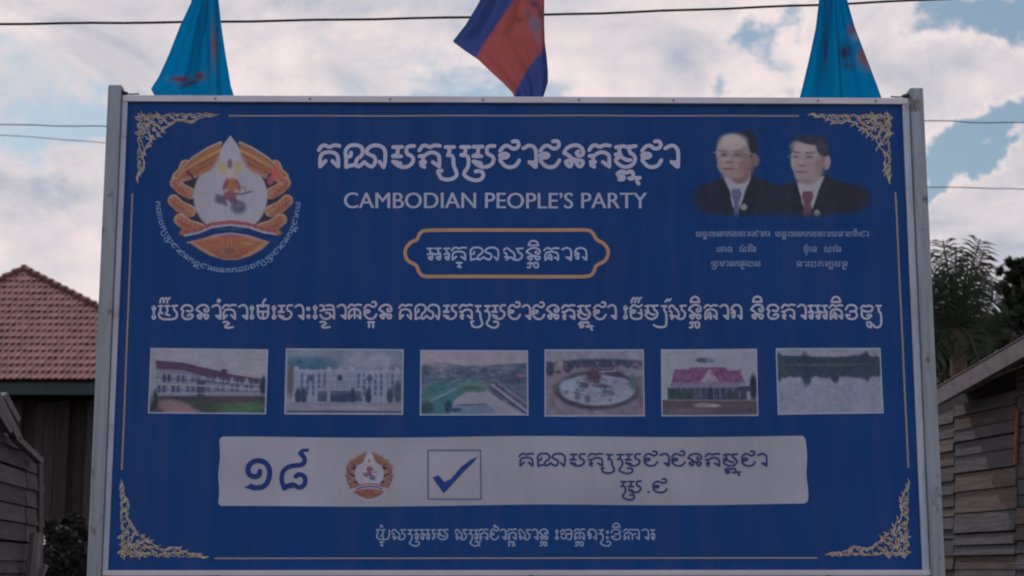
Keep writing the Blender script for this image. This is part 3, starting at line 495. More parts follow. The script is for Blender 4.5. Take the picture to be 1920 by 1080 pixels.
def emblem(C, cx, cy, k, bgc, dark):
    q = lambda x, y: (cx+(x-432)*k, cy+(y-372)*k)
    gap = np.array((44, 36, 66.)) if not dark else np.array((44, 36, 70.))
    O1 = (138, 76, 50) if not dark else (112, 76, 66); RD = (122, 56, 56) if not dark else (92, 46, 70); PK = (140, 92, 84) if not dark else (106, 72, 92); GL = (136, 112, 92) if not dark else (122, 96, 84)
    wh = (122, 122, 142)
    def E(x, y, rx, ry, c, rot=0, soft=.15, al=1, clip=None): a = q(x, y); C.ell(a[0], a[1], rx*k, ry*k, c, rot, soft, al, clip)
    def Ln(pts, w, c, al=1): C.line([q(*p) for p in pts], w*k, c, max(.8, 1.2*k), al)
    def Po(pts, c, al=1): C.poly([q(*p) for p in pts], c, al)
    for sgn in (-1, 1):
        mx = lambda x: 432+sgn*abs(x-432)
        # dark backing of the lobes
        Po([(mx(432), 262), (mx(385), 282), (mx(350), 303), (mx(330), 330), (mx(322), 375), (mx(328), 415), (mx(345), 438), (mx(370), 452), (mx(432), 440), (mx(432), 300)], gap)
        for (x, y, rot, rx, ry) in ((342, 324, -58, 19, 11), (341, 353, 34, 25, 10), (339, 386, 31, 27, 10.5), (354, 421, 24, 30, 11)):
            c0, s0 = math.cos(math.radians(rot)), math.sin(math.radians(rot)); P_ = lambda t, v=0: (mx(x+t*rx*c0-v*s0), y+t*rx*s0+v*c0)
            for w_, v_, c_ in ((ry*2.1, 0, GL), (ry*1.65, 1.2, O1), (ry*1.0, 2.0, RD)): Ln([P_(-.62, v_-2), P_(0, v_+1.5), P_(.75, v_-1)], w_, c_, 1 if w_ > ry*1.5 else .7)
            Ln([P_(-.8, -3.5), P_(0, -1), P_(.8, -3)], 1.8, (146, 112, 92), .7); Ln([P_(-.7, 3), P_(0, 6), P_(.7, 4)], 1.6, (150, 96, 62), .6); Ln([P_(.4, 0), P_(1.0, 0)], 6, (132, 112, 84), .5)
            for tt in (-.45, -.15, .15, .45): Ln([P_(tt-.12, -ry*.8), P_(tt+.1, ry*.8)], 1.2, (92, 50, 50), .5)
            Ln([P_(-.95, -6), P_(-.7, 7)], 1.6, (134, 114, 112), .6)
        E(mx(354), 322, 10, 6, gap, sgn*40, .3)
        E(mx(360), 432, 24, 8, O1, sgn*12, .3)
        for i in range(5): Ln([(mx(344+i*7), 418+i*2.2), (mx(348+i*7), 436+i*1.5)], 1.6, (98, 52, 44), .7)
    E(432, 368, 69, 70, wh, 0, .05)
    Po([(432, 254), (444, 270), (455, 290), (462, 318), (402, 318), (409, 290), (420, 270)], wh)
    for sgn in (-1, 1):
        mx = lambda x: 432+sgn*abs(x-432)
        for o_, c_ in ((0, GL), (5, (120, 84, 64)), (10, O1), (15, (150, 112, 70) if not dark else (116, 86, 74)), (20, O1), (25, (108, 72, 56) if not dark else (100, 66, 62)), (29, O1), (33, (118, 66, 52)), (38, O1), (42, PK)):
            Ln([(mx(414-o_*.18), 268+o_), (mx(390), 279+o_*.98), (mx(362), 297+o_*.86), (mx(344), 316+o_*.52), (mx(335), 334+o_*.3)], 5.8, c_)
        for o_ in (3, 12.5, 22, 31, 40): Ln([(mx(412-o_*.18), 268+o_), (mx(390), 279+o_*.98), (mx(362), 297+o_*.86), (mx(346), 315+o_*.52)], 1.1, (78, 54, 58), .6)
        Ln([(mx(352), 322), (mx(360), 330), (mx(364), 342)], 4.5, gap, .8); Ln([(mx(366), 312), (mx(372), 318)], 5, O1, .8)
    E(432, 320, 30, 34, (126, 124, 148), 0, .4)
    if not dark: E(517, 325, 9, 10, (158, 62, 62), 0, .4); E(507, 339, 6, 8, (140, 56, 64), 20, .4)
    for i in range(12):                    # faint lines drawn on the disc
        a = i*.52; Ln([(432+24*math.cos(a), 365+24*math.sin(a)), (432+62*math.cos(a), 365+60*math.sin(a))], 1, (104, 104, 130), .35)
    E(432, 365, 44, 42, (110, 112, 134), 0, .05, .25); E(432, 365, 42, 40, (124, 124, 144), 0, .05, .5)
    E(417, 314, 7, 11, (134, 124, 72), 0, .6, .9 if not dark else .3); E(447, 314, 7, 11, (134, 124, 72), 0, .6, .9 if not dark else .3)
    E(431, 309, 4.5, 11, (104, 72, 84), 0, .5); E(431, 325, 6.5, 10, (146, 124, 118), 0, .4)
    E(434, 347, 11, 13, (132, 78, 48) if not dark else (92, 60, 84), 0, .4); E(423, 346, 4, 12, (112, 56, 78), 20, .5); E(446, 347, 4, 11, (116, 60, 84), -20, .5)
    E(431, 367, 12, 9, (112, 58, 80), 10, .4); Ln([(440, 362), (452, 364), (470, 359)], 3.6, (86, 70, 96)); Ln([(442, 345), (458, 352), (462, 361)], 2.4, (122, 78, 98))
    E(414, 374, 10.5, 8, (70, 66, 94), 0, .7); E(447, 388, 14, 12, (70, 72, 102), 0, .6); E(409, 368, 5, 4, (76, 74, 100), 30, .7); E(420, 380, 5, 4, (78, 72, 98), 0, .7); E(438, 377, 9, 6, (74, 62, 92), 30, .4); E(447, 384, 6, 4, (92, 78, 92), 0, .5)
    E(424, 384, 2.5, 4, (96, 76, 100), 0, .5)
    rb = lambda dy: [(346, 437+dy), (372, 432+dy), (398, 421+dy), (432, 417+dy), (466, 421+dy), (492, 430+dy), (516, 434+dy)]
    Po([(346, 438), (372, 434), (398, 424), (432, 419), (466, 424), (492, 432), (516, 436), (520, 470), (432, 500), (344, 470)], bgc)
    Ln(rb(-1), 6.5, (124, 56, 66)); Ln(rb(4.5), 4, (124, 120, 146))
    for i in range(26): x = 352+i*6.3; y = 418+18*(abs(x-432)/86)**1.6; Ln([(x, y-2), (x, y+5)], 1, (150, 108, 118) if i % 2 else (104, 48, 62), .6)
    Ln(rb(11)[1:-1], 7, (28, 40, 92) if not dark else (70, 60, 100)); Ln([(412, 429), (452, 429)], 4, (34, 76, 86), .7)
    Ln([(352, 455), (378, 449), (402, 441), (432, 437), (462, 441), (486, 448), (500, 453)], 2.6, (132, 116, 140))
    fan = [(352, 453), (380, 447), (406, 441), (432, 439), (458, 441), (484, 447), (506, 453), (490, 468), (468, 480), (445, 487), (420, 487), (396, 480), (374, 468)]
    Po(fan, (134, 92, 76) if not dark else (112, 72, 64)); msk = C.inside([q(*p) for p in fan])
    inner = [(366, 455), (400, 446), (432, 443), (464, 446), (492, 455), (470, 473), (445, 482), (420, 482), (394, 473)]
    Po(inner, (138, 78, 52) if not dark else (110, 62, 52))
    for i in range(-7, 8): Ln([(430+i*2.2, 484), (430+i*8.6, 447+abs(i)*.8)], 2, (98, 52, 50), .65)
    E(430, 470, 16, 10, (118, 76, 66), 0, .2, .8); E(430, 470, 10, 6, (104, 60, 56), 0, .3, .8); E(400, 455, 14, 3, (126, 70, 54), 0, .5, .8); E(462, 456, 14, 3, (140, 96, 56), 0, .5, .8)
    E(432, 443, 22, 3.4, (128, 62, 82), 0, .5)
    return msk
C = Canvas(312, 250, 550, 496, 1.15, OB); emblem(C, 432, 372, 1.0, OB, False); C.blur(4); C.noise(4, 1.6, 11); C.build('emblem', label='large round party emblem', h=.0008,
    drop=lambda x, y: math.hypot(x-432, y-374) > 124 or (y > 440 and math.hypot(x-430, y-374) > 119) or (y < 300 and abs(x-432) > (y-248)*1.9+6))

# white strip
def strip():
    S = (112, 114, 134); C = Canvas(409, 818, 1517, 951, 6, S); C.noise(70, 3.0, 3, 2.0, .6); c = C.colors()
    q = [np.array(p, float) for p in ((412.5, 820), (1511, 818), (1515, 945), (409.5, 950))]; nx, ny = C.nx, C.ny; V = []
    for j in range(ny):
        for i in range(nx):
            u, v = i/(nx-1), j/(ny-1); p = (q[0]*(1-u)+q[1]*u)*(1-v)+(q[3]*(1-u)+q[2]*u)*v
            for (cu, cv) in ((0, 0), (1, 0), (0, 1), (1, 1)):     # rounded corners
                ex, ey = abs(u-cu)*1103, abs(v-cv)*128
                if ex < 8 and ey < 8: p = p+np.array((1 if cu == 0 else -1, 1 if cv == 0 else -1))*(2.6 if ex < 1 and ey < 1 else 0)
            p = p+np.array((1.2*math.sin(p[1]*.09), 1.3*math.sin(p[0]*.011)))
            V.append(onboard(p[0], p[1], .0008))
    F = [(j*nx+i, (j+1)*nx+i, (j+1)*nx+i+1, j*nx+i+1) for j in range(ny-1) for i in range(nx-1)]
    o = mesh_obj('white_strip', V, F, PR, None, False, c); adopt(o, BB)
strip()
C = Canvas(644, 838, 742, 943, .9, (112, 114, 134)); emblem(C, 692.5, 889.5, .393, np.array((112, 114, 134.)), True); C.noise(4, 2.5, 12)
C.build('small_emblem', label='small round party emblem on the white strip', h=.0018, drop=lambda x, y: math.hypot(x-692.5, (y-891)*.93) > 47)

# two half-length portraits
def portraits():
    C = Canvas(1284, 240, 1640, 420, 1.3, OB); S = 3.725; X = lambda v: 1280+v/S; Y = lambda v: 230+v/S
    def E(x, y, rx, ry, c, rot=0, soft=.2, al=1.0, clip=None): C.ell(X(x), Y(y), rx/S, ry/S, c, rot, soft, al, clip)
    def Po(p, c, al=1): C.poly([(X(a), Y(b)) for a, b in p], c, al)
    def Ln(p, w, c, al=1): C.line([(X(a), Y(b)) for a, b in p], w/S, c, 1.0, al)
    # dark suits that melt together
    fade = np.clip((X(1330)-C.X)/26, 0, 1)*np.clip((C.X-X(40))/26, 0, 1)*np.clip((Y(690)-C.Y)/16, 0, 1)*np.clip((1.12-np.hypot((C.X-X(690))/(620/S), (C.Y-Y(450))/(250/S)))/.14, 0, 1)
    sh = C.inside([(X(a), Y(b)) for a, b in ((60, 470), (180, 425), (290, 385), (480, 372), (560, 400), (680, 440), (790, 400), (1000, 360), (1100, 410), (1230, 450), (1310, 490), (1310, 690), (60, 690))])
    C.put(sh*fade*.96, (30, 38, 54))
    E(200, 540, 120, 110, (34, 36, 58), 0, .8, .6); E(1180, 530, 110, 90, (38, 34, 50), 0, .9, .8)
    # first man
    E(394, 176, 106, 98, (40, 46, 68), 0, .35); E(460, 150, 66, 100, (32, 36, 56), -12, .2); E(505, 265, 30, 44, (92, 78, 88), 0, .3)
    Po([(285, 385), (480, 330), (470, 410), (395, 600), (350, 590), (315, 450)], (118, 118, 136))
    E(405, 385, 62, 42, (98, 76, 82), -10, .3)
    E(350, 215, 117, 130, (124, 108, 112), 0, .1); E(358, 285, 118, 108, (116, 96, 102), 0, .12); E(352, 140, 98, 60, (132, 120, 126), -4, .5); E(330, 120, 60, 34, (142, 130, 136), 0, .9, .8); E(300, 300, 30, 24, (130, 112, 118), 0, .9, .7); E(395, 300, 36, 28, (128, 108, 112), 0, .9, .7); E(430, 265, 42, 90, (104, 84, 88), 8, .7, .9); E(465, 320, 30, 60, (100, 74, 78), 20, .8, .8)
    E(285, 205, 40, 10, (78, 68, 82), 8, .5); E(385, 205, 42, 10, (78, 68, 82), -4, .5); E(290, 228, 22, 8, (62, 56, 72), 0, .6, .9); E(382, 228, 24, 8, (66, 58, 74), 0, .6, .9)
    Ln([(215, 212), (245, 206), (320, 208), (330, 218), (350, 208), (440, 205), (505, 225)], 6, (138, 128, 136), .8); E(286, 262, 34, 12, (136, 118, 122), 0, .6, .7); E(385, 262, 38, 12, (134, 114, 116), 0, .6, .7)
    E(322, 262, 15, 26, (134, 114, 114), 0, .6, .8); E(322, 278, 22, 8, (88, 64, 74), 0, .5, .9); E(322, 325, 44, 7, (92, 60, 70), 2, .5, .95); E(322, 338, 36, 8, (124, 96, 102), 0, .6, .8); E(330, 375, 62, 14, (118, 100, 110), 0, .6, .6)
    Po([(345, 468), (400, 462), (412, 500), (392, 560), (392, 665), (362, 665), (358, 560), (338, 500)], (64, 72, 108)); 
    for i in range(7): Ln([(345, 490+i*26), (402, 470+i*26)], 5, (88, 92, 122), .6)
    Po([(282, 392), (330, 480), (345, 600), (352, 665), (300, 665), (262, 480)], (28, 36, 50)); Po([(478, 385), (440, 470), (400, 600), (396, 665), (480, 665), (540, 460)], (28, 36, 50)); E(427, 590, 22, 23, (108, 112, 112), 0, .35)
    # second man
    E(880, 180, 134, 88, (34, 44, 66), 0, .16); E(965, 215, 58, 90, (42, 46, 64), -14, .25); E(1008, 280, 24, 50, (120, 108, 120), 8, .3)
    Po([(800, 420), (990, 370), (975, 430), (905, 600), (850, 610), (820, 520)], (122, 122, 140))
    E(865, 265, 112, 128, (124, 112, 120), 0, .1); E(872, 330, 98, 108, (118, 104, 112), 0, .14); E(850, 165, 92, 46, (134, 120, 126), 0, .5, .9); E(958, 300, 34, 80, (108, 88, 94), 6, .7, .9)
    E(900, 120, 112, 34, (36, 44, 64), 8, .35); E(968, 175, 34, 62, (46, 50, 66), -18, .4)
    E(790, 205, 36, 8, (88, 80, 92), 10, .7); E(890, 210, 40, 8, (88, 80, 92), -4, .7); E(790, 237, 20, 7, (70, 66, 84), 0, .7); E(885, 237, 22, 7, (70, 66, 84), 0, .7)
    Ln([(735, 240), (760, 222), (830, 226), (842, 240), (856, 228), (940, 226), (1000, 250)], 6, (120, 118, 136), .8); Ln([(758, 262), (826, 264)], 5, (124, 122, 140), .7); Ln([(858, 266), (935, 262)], 5, (124, 122, 140), .7)
    E(830, 280, 15, 28, (134, 120, 126), 0, .6, .8); E(830, 300, 22, 8, (88, 74, 92), 0, .5, .9); E(828, 345, 44, 7, (86, 64, 82), 2, .5, .95); E(830, 360, 34, 8, (124, 106, 116), 0, .6, .8); E(850, 408, 56, 16, (104, 88, 102), 0, .6, .8)
    Po([(838, 480), (905, 478), (912, 515), (895, 560), (902, 668), (840, 668), (845, 560), (832, 515)], (88, 52, 72)); Ln([(850, 520), (895, 505)], 5, (112, 66, 86), .7); Ln([(848, 590), (898, 570)], 5, (112, 66, 86), .7)
    Po([(795, 425), (828, 530), (838, 668), (780, 668), (745, 470)], (28, 36, 50)); Po([(992, 370), (950, 470), (908, 600), (905, 668), (1010, 668), (1050, 440)], (28, 36, 50)); E(937, 632, 22, 24, (110, 116, 116), 0, .35)
    C.put(np.clip((C.Y-Y(615))/16, 0, 1), OB); C.blur(8); C.noise(7, 1.2, 5)
    C.build('portrait_print', label='printed half-length portraits of two men in dark suits and glasses', h=.0008)
portraits()

# the six small pictures
def pic(quad, paint, label):
    W_, H_ = 210, 125; C = Canvas(0, 0, W_, H_, 1.5, (110, 112, 134)); paint(C)
    b = 3.2; e_ = np.clip((b-np.minimum(np.minimum(C.X, W_-C.X), np.minimum(C.Y, H_-C.Y)))/1.2+.5, 0, 1)
    C.noise(2.2, 3.0, len(label)); C.noise(6, 2.2, len(label)+2, 1.6, .7); C.blur(2); C.put(e_, (108, 116, 148)); C.build('picture_print', quad=quad, label=label)
def p_school(C):
    C.poly([(0, 0), (210, 0), (210, 70), (0, 70)], (110, 112, 130)); C.noise(14, 3, 1)
    rl = lambda x: 26+x*.19; C.poly([(12, 26), (70, 33), (140, 52), (200, 62), (200, 96), (12, 96)], (86, 90, 116))
    C.poly([(10, 24), (60, 28), (120, 42), (150, 50), (205, 58), (205, 68), (150, 62), (100, 54), (60, 42), (12, 40)], (66, 48, 76)); C.ell(133, 43, 6, 4, (58, 50, 68), 0, .4)
    for r_, (ya, yb) in enumerate(((46, 62), (68, 84))):
        for i in range(22):
            x = 16+i*8.6; k = 1-.55*x/210; y = 62+(ya-62)*k*1.05+4; h = 12*k+3
            C.poly([(x, y), (x+5.2, y), (x+5.2, y+h), (x, y+h)], (44, 52, 84) if (i*7+r_) % 3 else (84, 112, 134))
    for i in range(24): x = 14+i*8.2; C.line([(x, 44+x*.1), (x, 90)], 1.3, (104, 106, 134))
    C.poly([(86, 60), (100, 60), (100, 92), (86, 92)], (48, 52, 80)); C.line([(12, 56), (100, 64), (200, 72)], 1.6, (58, 56, 86)); C.line([(12, 79), (200, 82)], 1.6, (66, 70, 98))
    C.line([(12, 68), (90, 71), (200, 78)], 3, (110, 110, 138)); C.line([(12, 86), (90, 86), (200, 84)], 2, (104, 108, 132)); C.line([(12, 44), (100, 58), (200, 70)], 1.6, (104, 100, 130))
    C.ell(203, 70, 6, 18, (30, 50, 66), 0, .5)
    C.poly([(0, 92), (210, 90), (210, 125), (0, 125)], (46, 50, 60)); C.ell(110, 112, 110, 14, (46, 58, 60), 0, .4); C.ell(168, 112, 42, 16, (50, 82, 66), 0, .6); C.ell(150, 98, 40, 5, (64, 52, 66), 0, .6)
    C.ell(48, 112, 34, 13, (104, 82, 94), 12, .5); C.ell(60, 120, 30, 6, (116, 84, 92), 0, .5); C.ell(8, 100, 9, 22, (34, 44, 56), 0, .5); C.ell(5, 40, 6, 60, (104, 106, 130), 0, .6)
def p_gate(C):
    C.poly([(0, 0), (210, 0), (210, 70), (0, 70)], (74, 96, 126)); C.ell(150, 22, 50, 16, (104, 108, 136), 0, .8); C.ell(60, 8, 60, 9, (92, 104, 130), 0, .8); C.ell(45, 30, 42, 12, (44, 80, 116), 0, .8); C.noise(12, 5, 2)
    C.poly([(16, 42), (205, 42), (205, 106), (16, 106)], (90, 104, 134))
    for cx in (40, 98, 165): C.poly([(cx-16, 60), (cx-8, 44), (cx, 30 if cx == 98 else 38), (cx+8, 44), (cx+16, 60)], (102, 106, 138))
    for i in range(19):
        x = 18+i*10; 
        if abs(x-98) > 22: C.poly([(x, 48), (x+4.5, 48), (x+4.5, 88), (x, 88)], (52, 74, 106)); C.line([(x-2.5, 44), (x-2.5, 100)], 1.8, (108, 114, 146))
    for i in range(4): C.line([(16, 56+i*12), (78, 56+i*12)], 1.6, (96, 108, 140)); C.line([(122, 56+i*12), (205, 56+i*12)], 1.6, (96, 108, 140))
    C.ell(97, 56, 4.5, 7, (36, 50, 84), 0, .3); C.poly([(58, 100), (62, 76), (97, 66), (134, 76), (138, 100)], (50, 66, 96)); C.poly([(56, 76), (97, 60), (138, 76), (138, 80), (56, 80)], (98, 108, 138)); C.ell(97, 92, 30, 10, (38, 54, 84), 0, .4)
    for x in (46, 150): C.line([(x-12, 58), (x-6, 48), (x, 44), (x+6, 48), (x+12, 58)], 2.2, (112, 116, 146)); C.ell(x, 56, 5, 6, (50, 68, 100), 0, .4)
    for i in range(16):
        x = 62+i*5; C.line([(x, 62+abs(x-98)*.2), (x, 76)], 1.2, (60, 76, 108)); 
    for x in (20, 78, 118, 178, 198): C.poly([(x-3, 40), (x+3, 40), (x+3, 100), (x-3, 100)], (106, 112, 142)); C.line([(x, 42), (x, 98)], 1.2, (80, 92, 124)); C.ell(x, 38, 4, 4, (110, 114, 142), 0, .3)
    for y in (52, 64, 88): C.line([(16, y), (205, y)], 1.1, (66, 82, 114), .8, .6)
    C.line([(16, 42), (205, 42)], 2.2, (112, 116, 144)); C.line([(60, 84), (136, 84)], 1.4, (78, 90, 122))
    for x in (24, 34, 186, 120, 148): C.ell(x, 90, 5.5, 15, (38, 52, 78), 0, .5)
    C.ell(10, 60, 6, 34, (64, 74, 80), 0, .7); C.ell(200, 82, 7, 22, (44, 62, 82), 0, .6)
    C.poly([(0, 102), (210, 102), (210, 125), (0, 125)], (92, 98, 122)); C.ell(120, 112, 60, 4, (108, 104, 130), 0, .7); C.line([(6, 119), (206, 119)], 2.6, (44, 52, 80))
def p_road(C):
    C.poly([(0, 0), (210, 0), (210, 40), (0, 40)], (112, 108, 128)); C.noise(16, 3, 4)
    C.poly([(0, 30), (50, 26), (100, 32), (150, 28), (210, 24), (210, 125), (0, 125)], (60, 76, 104)); C.ell(40, 32, 30, 8, (88, 92, 116), 0, .7)
    C.noise(7, 9, 5, 1.6, .8, (C.Y > 28).astype(float))
    C.poly([(0, 95), (90, 55), (118, 55), (60, 125), (0, 125)], (40, 88, 106)); C.line([(0, 108), (96, 60)], 3, (92, 104, 132)); C.line([(0, 84), (80, 54)], 2, (84, 98, 128)); C.ell(30, 76, 26, 10, (36, 84, 92), -24, .6)
    C.ell(106, 68, 34, 8, (66, 96, 98), 0, .5); C.ell(96, 72, 24, 3.5, (50, 74, 84), 0, .5)
    C.poly([(66, 96), (90, 80), (132, 80), (206, 125), (60, 125)], (104, 106, 126)); C.ell(104, 114, 46, 12, (74, 92, 128), 0, .4); C.line([(72, 105), (136, 103)], 2.4, (56, 66, 96))
    for a, b, c_ in ((140, 66, (104, 108, 138)), (128, 78, (112, 108, 130)), (150, 60, (84, 90, 116)), (120, 92, (100, 106, 136))): C.line([(a, b), (208, b+62*(208-a)/80)], 4.2, c_)
    rq = random.Random(6)
    for _ in range(70):
        y_ = rq.uniform(30, 60); C.ell(rq.uniform(4, 206), y_, rq.uniform(3, 10), rq.uniform(1, 2.4), rq.choice([(50, 72, 96), (84, 96, 120), (60, 92, 104), (96, 98, 120), (48, 60, 86)]), rq.uniform(-15, 15), .6, .7)
    for k_ in range(7): C.line([(4, 96+k_*4-14), (60+k_*5, 66+k_*1.5)], 1.2, rq.choice([(60, 104, 110), (34, 72, 92), (80, 100, 116)]), .8, .7)
    C.line([(134, 70), (208, 122)], 3, (46, 52, 84)); C.line([(146, 66), (208, 108)], 2.4, (52, 48, 74)); C.ell(190, 52, 22, 12, (48, 66, 92), 0, .6); C.ell(196, 48, 10, 4, (96, 74, 110), 0, .5)
    C.ell(55, 108, 7, 12, (30, 52, 80), 0, .4); C.ell(70, 114, 12, 4, (40, 60, 86), 0, .5); C.ell(14, 110, 14, 12, (36, 62, 74), 0, .6)
def p_square(C):
    C.poly([(0, 0), (210, 0), (210, 30), (0, 30)], (98, 102, 126)); C.poly([(0, 24), (210, 22), (210, 125), (0, 125)], (88, 84, 104)); C.noise(9, 5, 7)
    C.ell(120, 26, 90, 8, (44, 54, 82), 0, .5); C.ell(34, 34, 8, 14, (112, 98, 122), 0, .5); C.ell(28, 46, 20, 14, (98, 86, 104), 0, .5); C.ell(12, 38, 8, 12, (40, 50, 74), 0, .6); C.ell(50, 34, 10, 9, (40, 48, 70), 0, .6)
    C.ell(110, 76, 88, 36, (52, 56, 76), 0, .12); C.ell(112, 75, 78, 29, (104, 112, 134), 0, .1); C.ell(112, 72, 66, 22, (96, 108, 132), 0, .3)
    C.ell(50, 68, 18, 12, (98, 118, 142), 0, .6); C.ell(150, 66, 26, 12, (98, 102, 134), 0, .6)
    for (x, y, rx, ry, c_) in ((104, 52, 16, 12, (64, 46, 72)), (140, 44, 34, 6, (58, 50, 84)), (120, 68, 22, 4, (52, 56, 84)), (134, 80, 14, 5, (54, 80, 96)), (84, 66, 10, 6, (60, 62, 88)), (96, 82, 12, 8, (104, 108, 134)), (70, 86, 6, 9, (66, 74, 98)), (90, 92, 6, 8, (66, 74, 98)), (60, 100, 22, 4, (56, 50, 82))): C.ell(x, y, rx, ry, c_, 10, .5)
    rq = random.Random(5)
    for _ in range(60):
        a_ = rq.uniform(0, 6.28); q_ = rq.uniform(.2, .95); C.ell(112+74*q_*math.cos(a_), 74+26*q_*math.sin(a_), rq.uniform(2, 6), rq.uniform(1, 2.6), rq.choice([(60, 64, 92), (114, 118, 142), (78, 96, 116), (92, 80, 104), (70, 90, 98)]), rq.uniform(-20, 20), .6, .8)
    for _ in range(40): C.ell(rq.uniform(8, 202), rq.uniform(24, 46), rq.uniform(2, 7), rq.uniform(1.5, 4), rq.choice([(44, 52, 76), (98, 92, 116), (70, 62, 86), (52, 60, 84)]), 0, .6, .8)
    C.line([(20, 78), (40, 94), (80, 106), (120, 108)], 3, (50, 48, 72)); C.ell(190, 44, 22, 6, (96, 100, 124), 0, .6); C.ell(186, 62, 9, 14, (60, 84, 94), 0, .6); C.line([(116, 42), (150, 40)], 3, (104, 98, 132))
def p_hall(C):
    C.poly([(0, 0), (210, 0), (210, 70), (0, 70)], (108, 112, 134)); C.noise(18, 2.5, 8)
    C.ell(92, 21, 15, 4.5, (52, 60, 88), 0, .5); C.ell(108, 22, 10, 4, (70, 92, 114), 0, .6)
    C.poly([(24, 58), (30, 38), (62, 38), (66, 34), (140, 34), (146, 40), (172, 40), (180, 58), (184, 68), (20, 68)], (92, 56, 96)); C.poly([(84, 62), (106, 36), (128, 62)], (110, 98, 118)); C.noise(5, 6, 9, 1, 1, ((C.Y > 34) & (C.Y < 66) & (C.X > 24) & (C.X < 182)).astype(float))
    C.poly([(22, 62), (182, 62), (182, 72), (22, 72)], (88, 84, 118)); C.poly([(14, 72), (186, 72), (186, 96), (14, 96)], (46, 56, 82)); C.noise(5, 5, 3, 1, 1, ((C.Y > 70) & (C.Y < 96)).astype(float))
    for x in range(30, 182, 14): C.line([(x, 70), (x, 90)], 1.6, (92, 92, 118))
    for x, y in ((24, 82), (40, 86), (150, 86), (62, 84)): C.ell(x, y, 9, 8, (34, 56, 62), 0, .6)
    C.ell(106, 84, 7, 13, (34, 42, 74), 0, .4); C.ell(200, 72, 8, 24, (32, 38, 60), 0, .5); C.ell(182, 74, 18, 5, (40, 52, 74), 0, .4); C.ell(178, 66, 10, 3, (92, 102, 132), 0, .5)
    C.poly([(0, 94), (210, 94), (210, 125), (0, 125)], (66, 58, 76)); C.line([(4, 94), (206, 96)], 2, (84, 94, 100)); C.ell(90, 104, 20, 4, (104, 98, 112), 0, .5); C.ell(112, 105, 16, 3.4, (118, 110, 118), 0, .5); C.ell(60, 114, 50, 5, (78, 68, 84), 0, .7)
def p_lake(C):
    C.poly([(0, 0), (210, 0), (210, 125), (0, 125)], (96, 104, 130)); C.noise(24, 3, 10)
    C.poly([(0, 14), (210, 20), (210, 50), (0, 48)], (38, 54, 72))
    r = random.Random(3)
    for i in range(34):
        x = i*6.4+r.uniform(-2, 2); t = r.uniform(7, 13)+(8 if i in (0, 1, 9, 10, 27, 28) else 0); C.ell(x, 24, 6, t*.8, (36, 52, 70), 0, .35); C.ell(x, 48, 6, t*.75+(9 if i in (9, 10, 18, 19) else 0), (40, 54, 76), 0, .5)
    C.ell(60, 30, 8, 20, (34, 46, 68), 0, .4); C.ell(60, 52, 8, 13, (36, 50, 74), 0, .4); C.ell(116, 52, 8, 14, (36, 50, 74), 0, .4); C.ell(12, 34, 10, 18, (42, 62, 68), 0, .4); C.ell(100, 12, 40, 5, (104, 108, 130), 0, .6); C.ell(100, 32, 100, 3, (46, 64, 72), 0, .8)
    C.noise(5, 4, 4, .8, 2.5, (C.Y > 46).astype(float)*.6)
for quad, f, lb in (
    (((282, 652), (503, 655), (499, 777), (277, 775)), p_school, 'picture of a long red-roofed school'),
    (((536, 653), (757, 655), (756, 778), (533, 777)), p_gate, 'bluish picture of an ornate white gate building'),
    (((788, 656), (990, 657), (991, 779), (787, 779)), p_road, 'picture of green fields and a road junction'),
    (((1021, 655), (1207, 655), (1209, 781), (1021, 781)), p_square, 'picture of a round town square'),
    (((1239, 655), (1419, 654), (1422, 780), (1240, 781)), p_hall, 'picture of a hall with a tall red roof'),
    (((1454, 653), (1651, 652), (1657, 775), (1458, 778))  , p_lake, 'picture of a lake below dark trees')): pic(quad, f, lb)

# frame, posts, bracing
def frame():
    d0, d1 = -.018, .030
    b = MB(); b.box((XL-.026, d0, ZT), (XR+.026, d1, ZT+.034)); b.build('top_rail', RAILM, BB, bevel=.003)
    b = MB(); b.box((XL-.026, d0, ZB-.026), (XR+.05, d1, ZB)); b.build('bottom_rail', RAILM, BB, bevel=.003)
    for sx in (-1, 1):
        b = MB(); xi = sx*2.0; xo = sx*(2.028 if sx < 0 else 2.036); b.box((min(xi, xo), d0+.003, ZB+.0), (max(xi, xo), d1-.003, ZT)); b.build('side_rail', SIDE, BB, bevel=.003)
        xo2 = sx*(2.100 if sx < 0 else 2.108)
        b = MB(); x0_, x1_ = min(xo, xo2)+(0 if sx > 0 else 0), max(xo, xo2)
        if sx > 0: x0_ += .002
        else: x1_ -= .002
        b.box((x0_, -.034, -.3), (x1_, .044, ZT+.085)); b.build('post', STEEL, BB, bevel=.009)
        b = MB(); xc = sx*2.02; b.tube([(xc+sx*.012, .0, ZT+.052), (xc-sx*.012, .0, ZT+.044)], .012, 8); b.tube([(xc, 0, ZT+.048), (xc-sx*.035, 0, ZT+.043), (xc-sx*.075, 0, ZT+.046)], .0038, 6)
        b.tube([(xc+sx*.014, -.02, ZT+.03), (xc+sx*.01, -.03, ZT+.06), (xc-sx*.004, -.02, ZT+.04)], .004, 6)
        b.build('tie_wire', mat('dark_wire', (.03, .03, .035), .6), BB)
    for px in (405, 582, 732, 905, 1085, 1262, 1532, 1640):
        p = P(px, 186); b = MB(); b.tube([(p[0], -.0165, ZT+.017), (p[0], -.022, ZT+.017)], .0065, 8); b.build('rivet', mat('rivet_metal', (.22, .22, .26), .5, metal=.5), BB)
    for z in (ZB+.25, ZB+1.18, ZT-.25):
        b = MB(); b.box((XL-.02, .045, z), (XR+.02, .085, z+.04)); b.build('crossbar', STEEL, BB)
    b = MB(); b.box((XL, .016, ZB+.002), (XR, .026, ZT-.002)); b.build('backing_sheet', mat('backing_white', (.5, .5, .5), .8), BB)
frame()

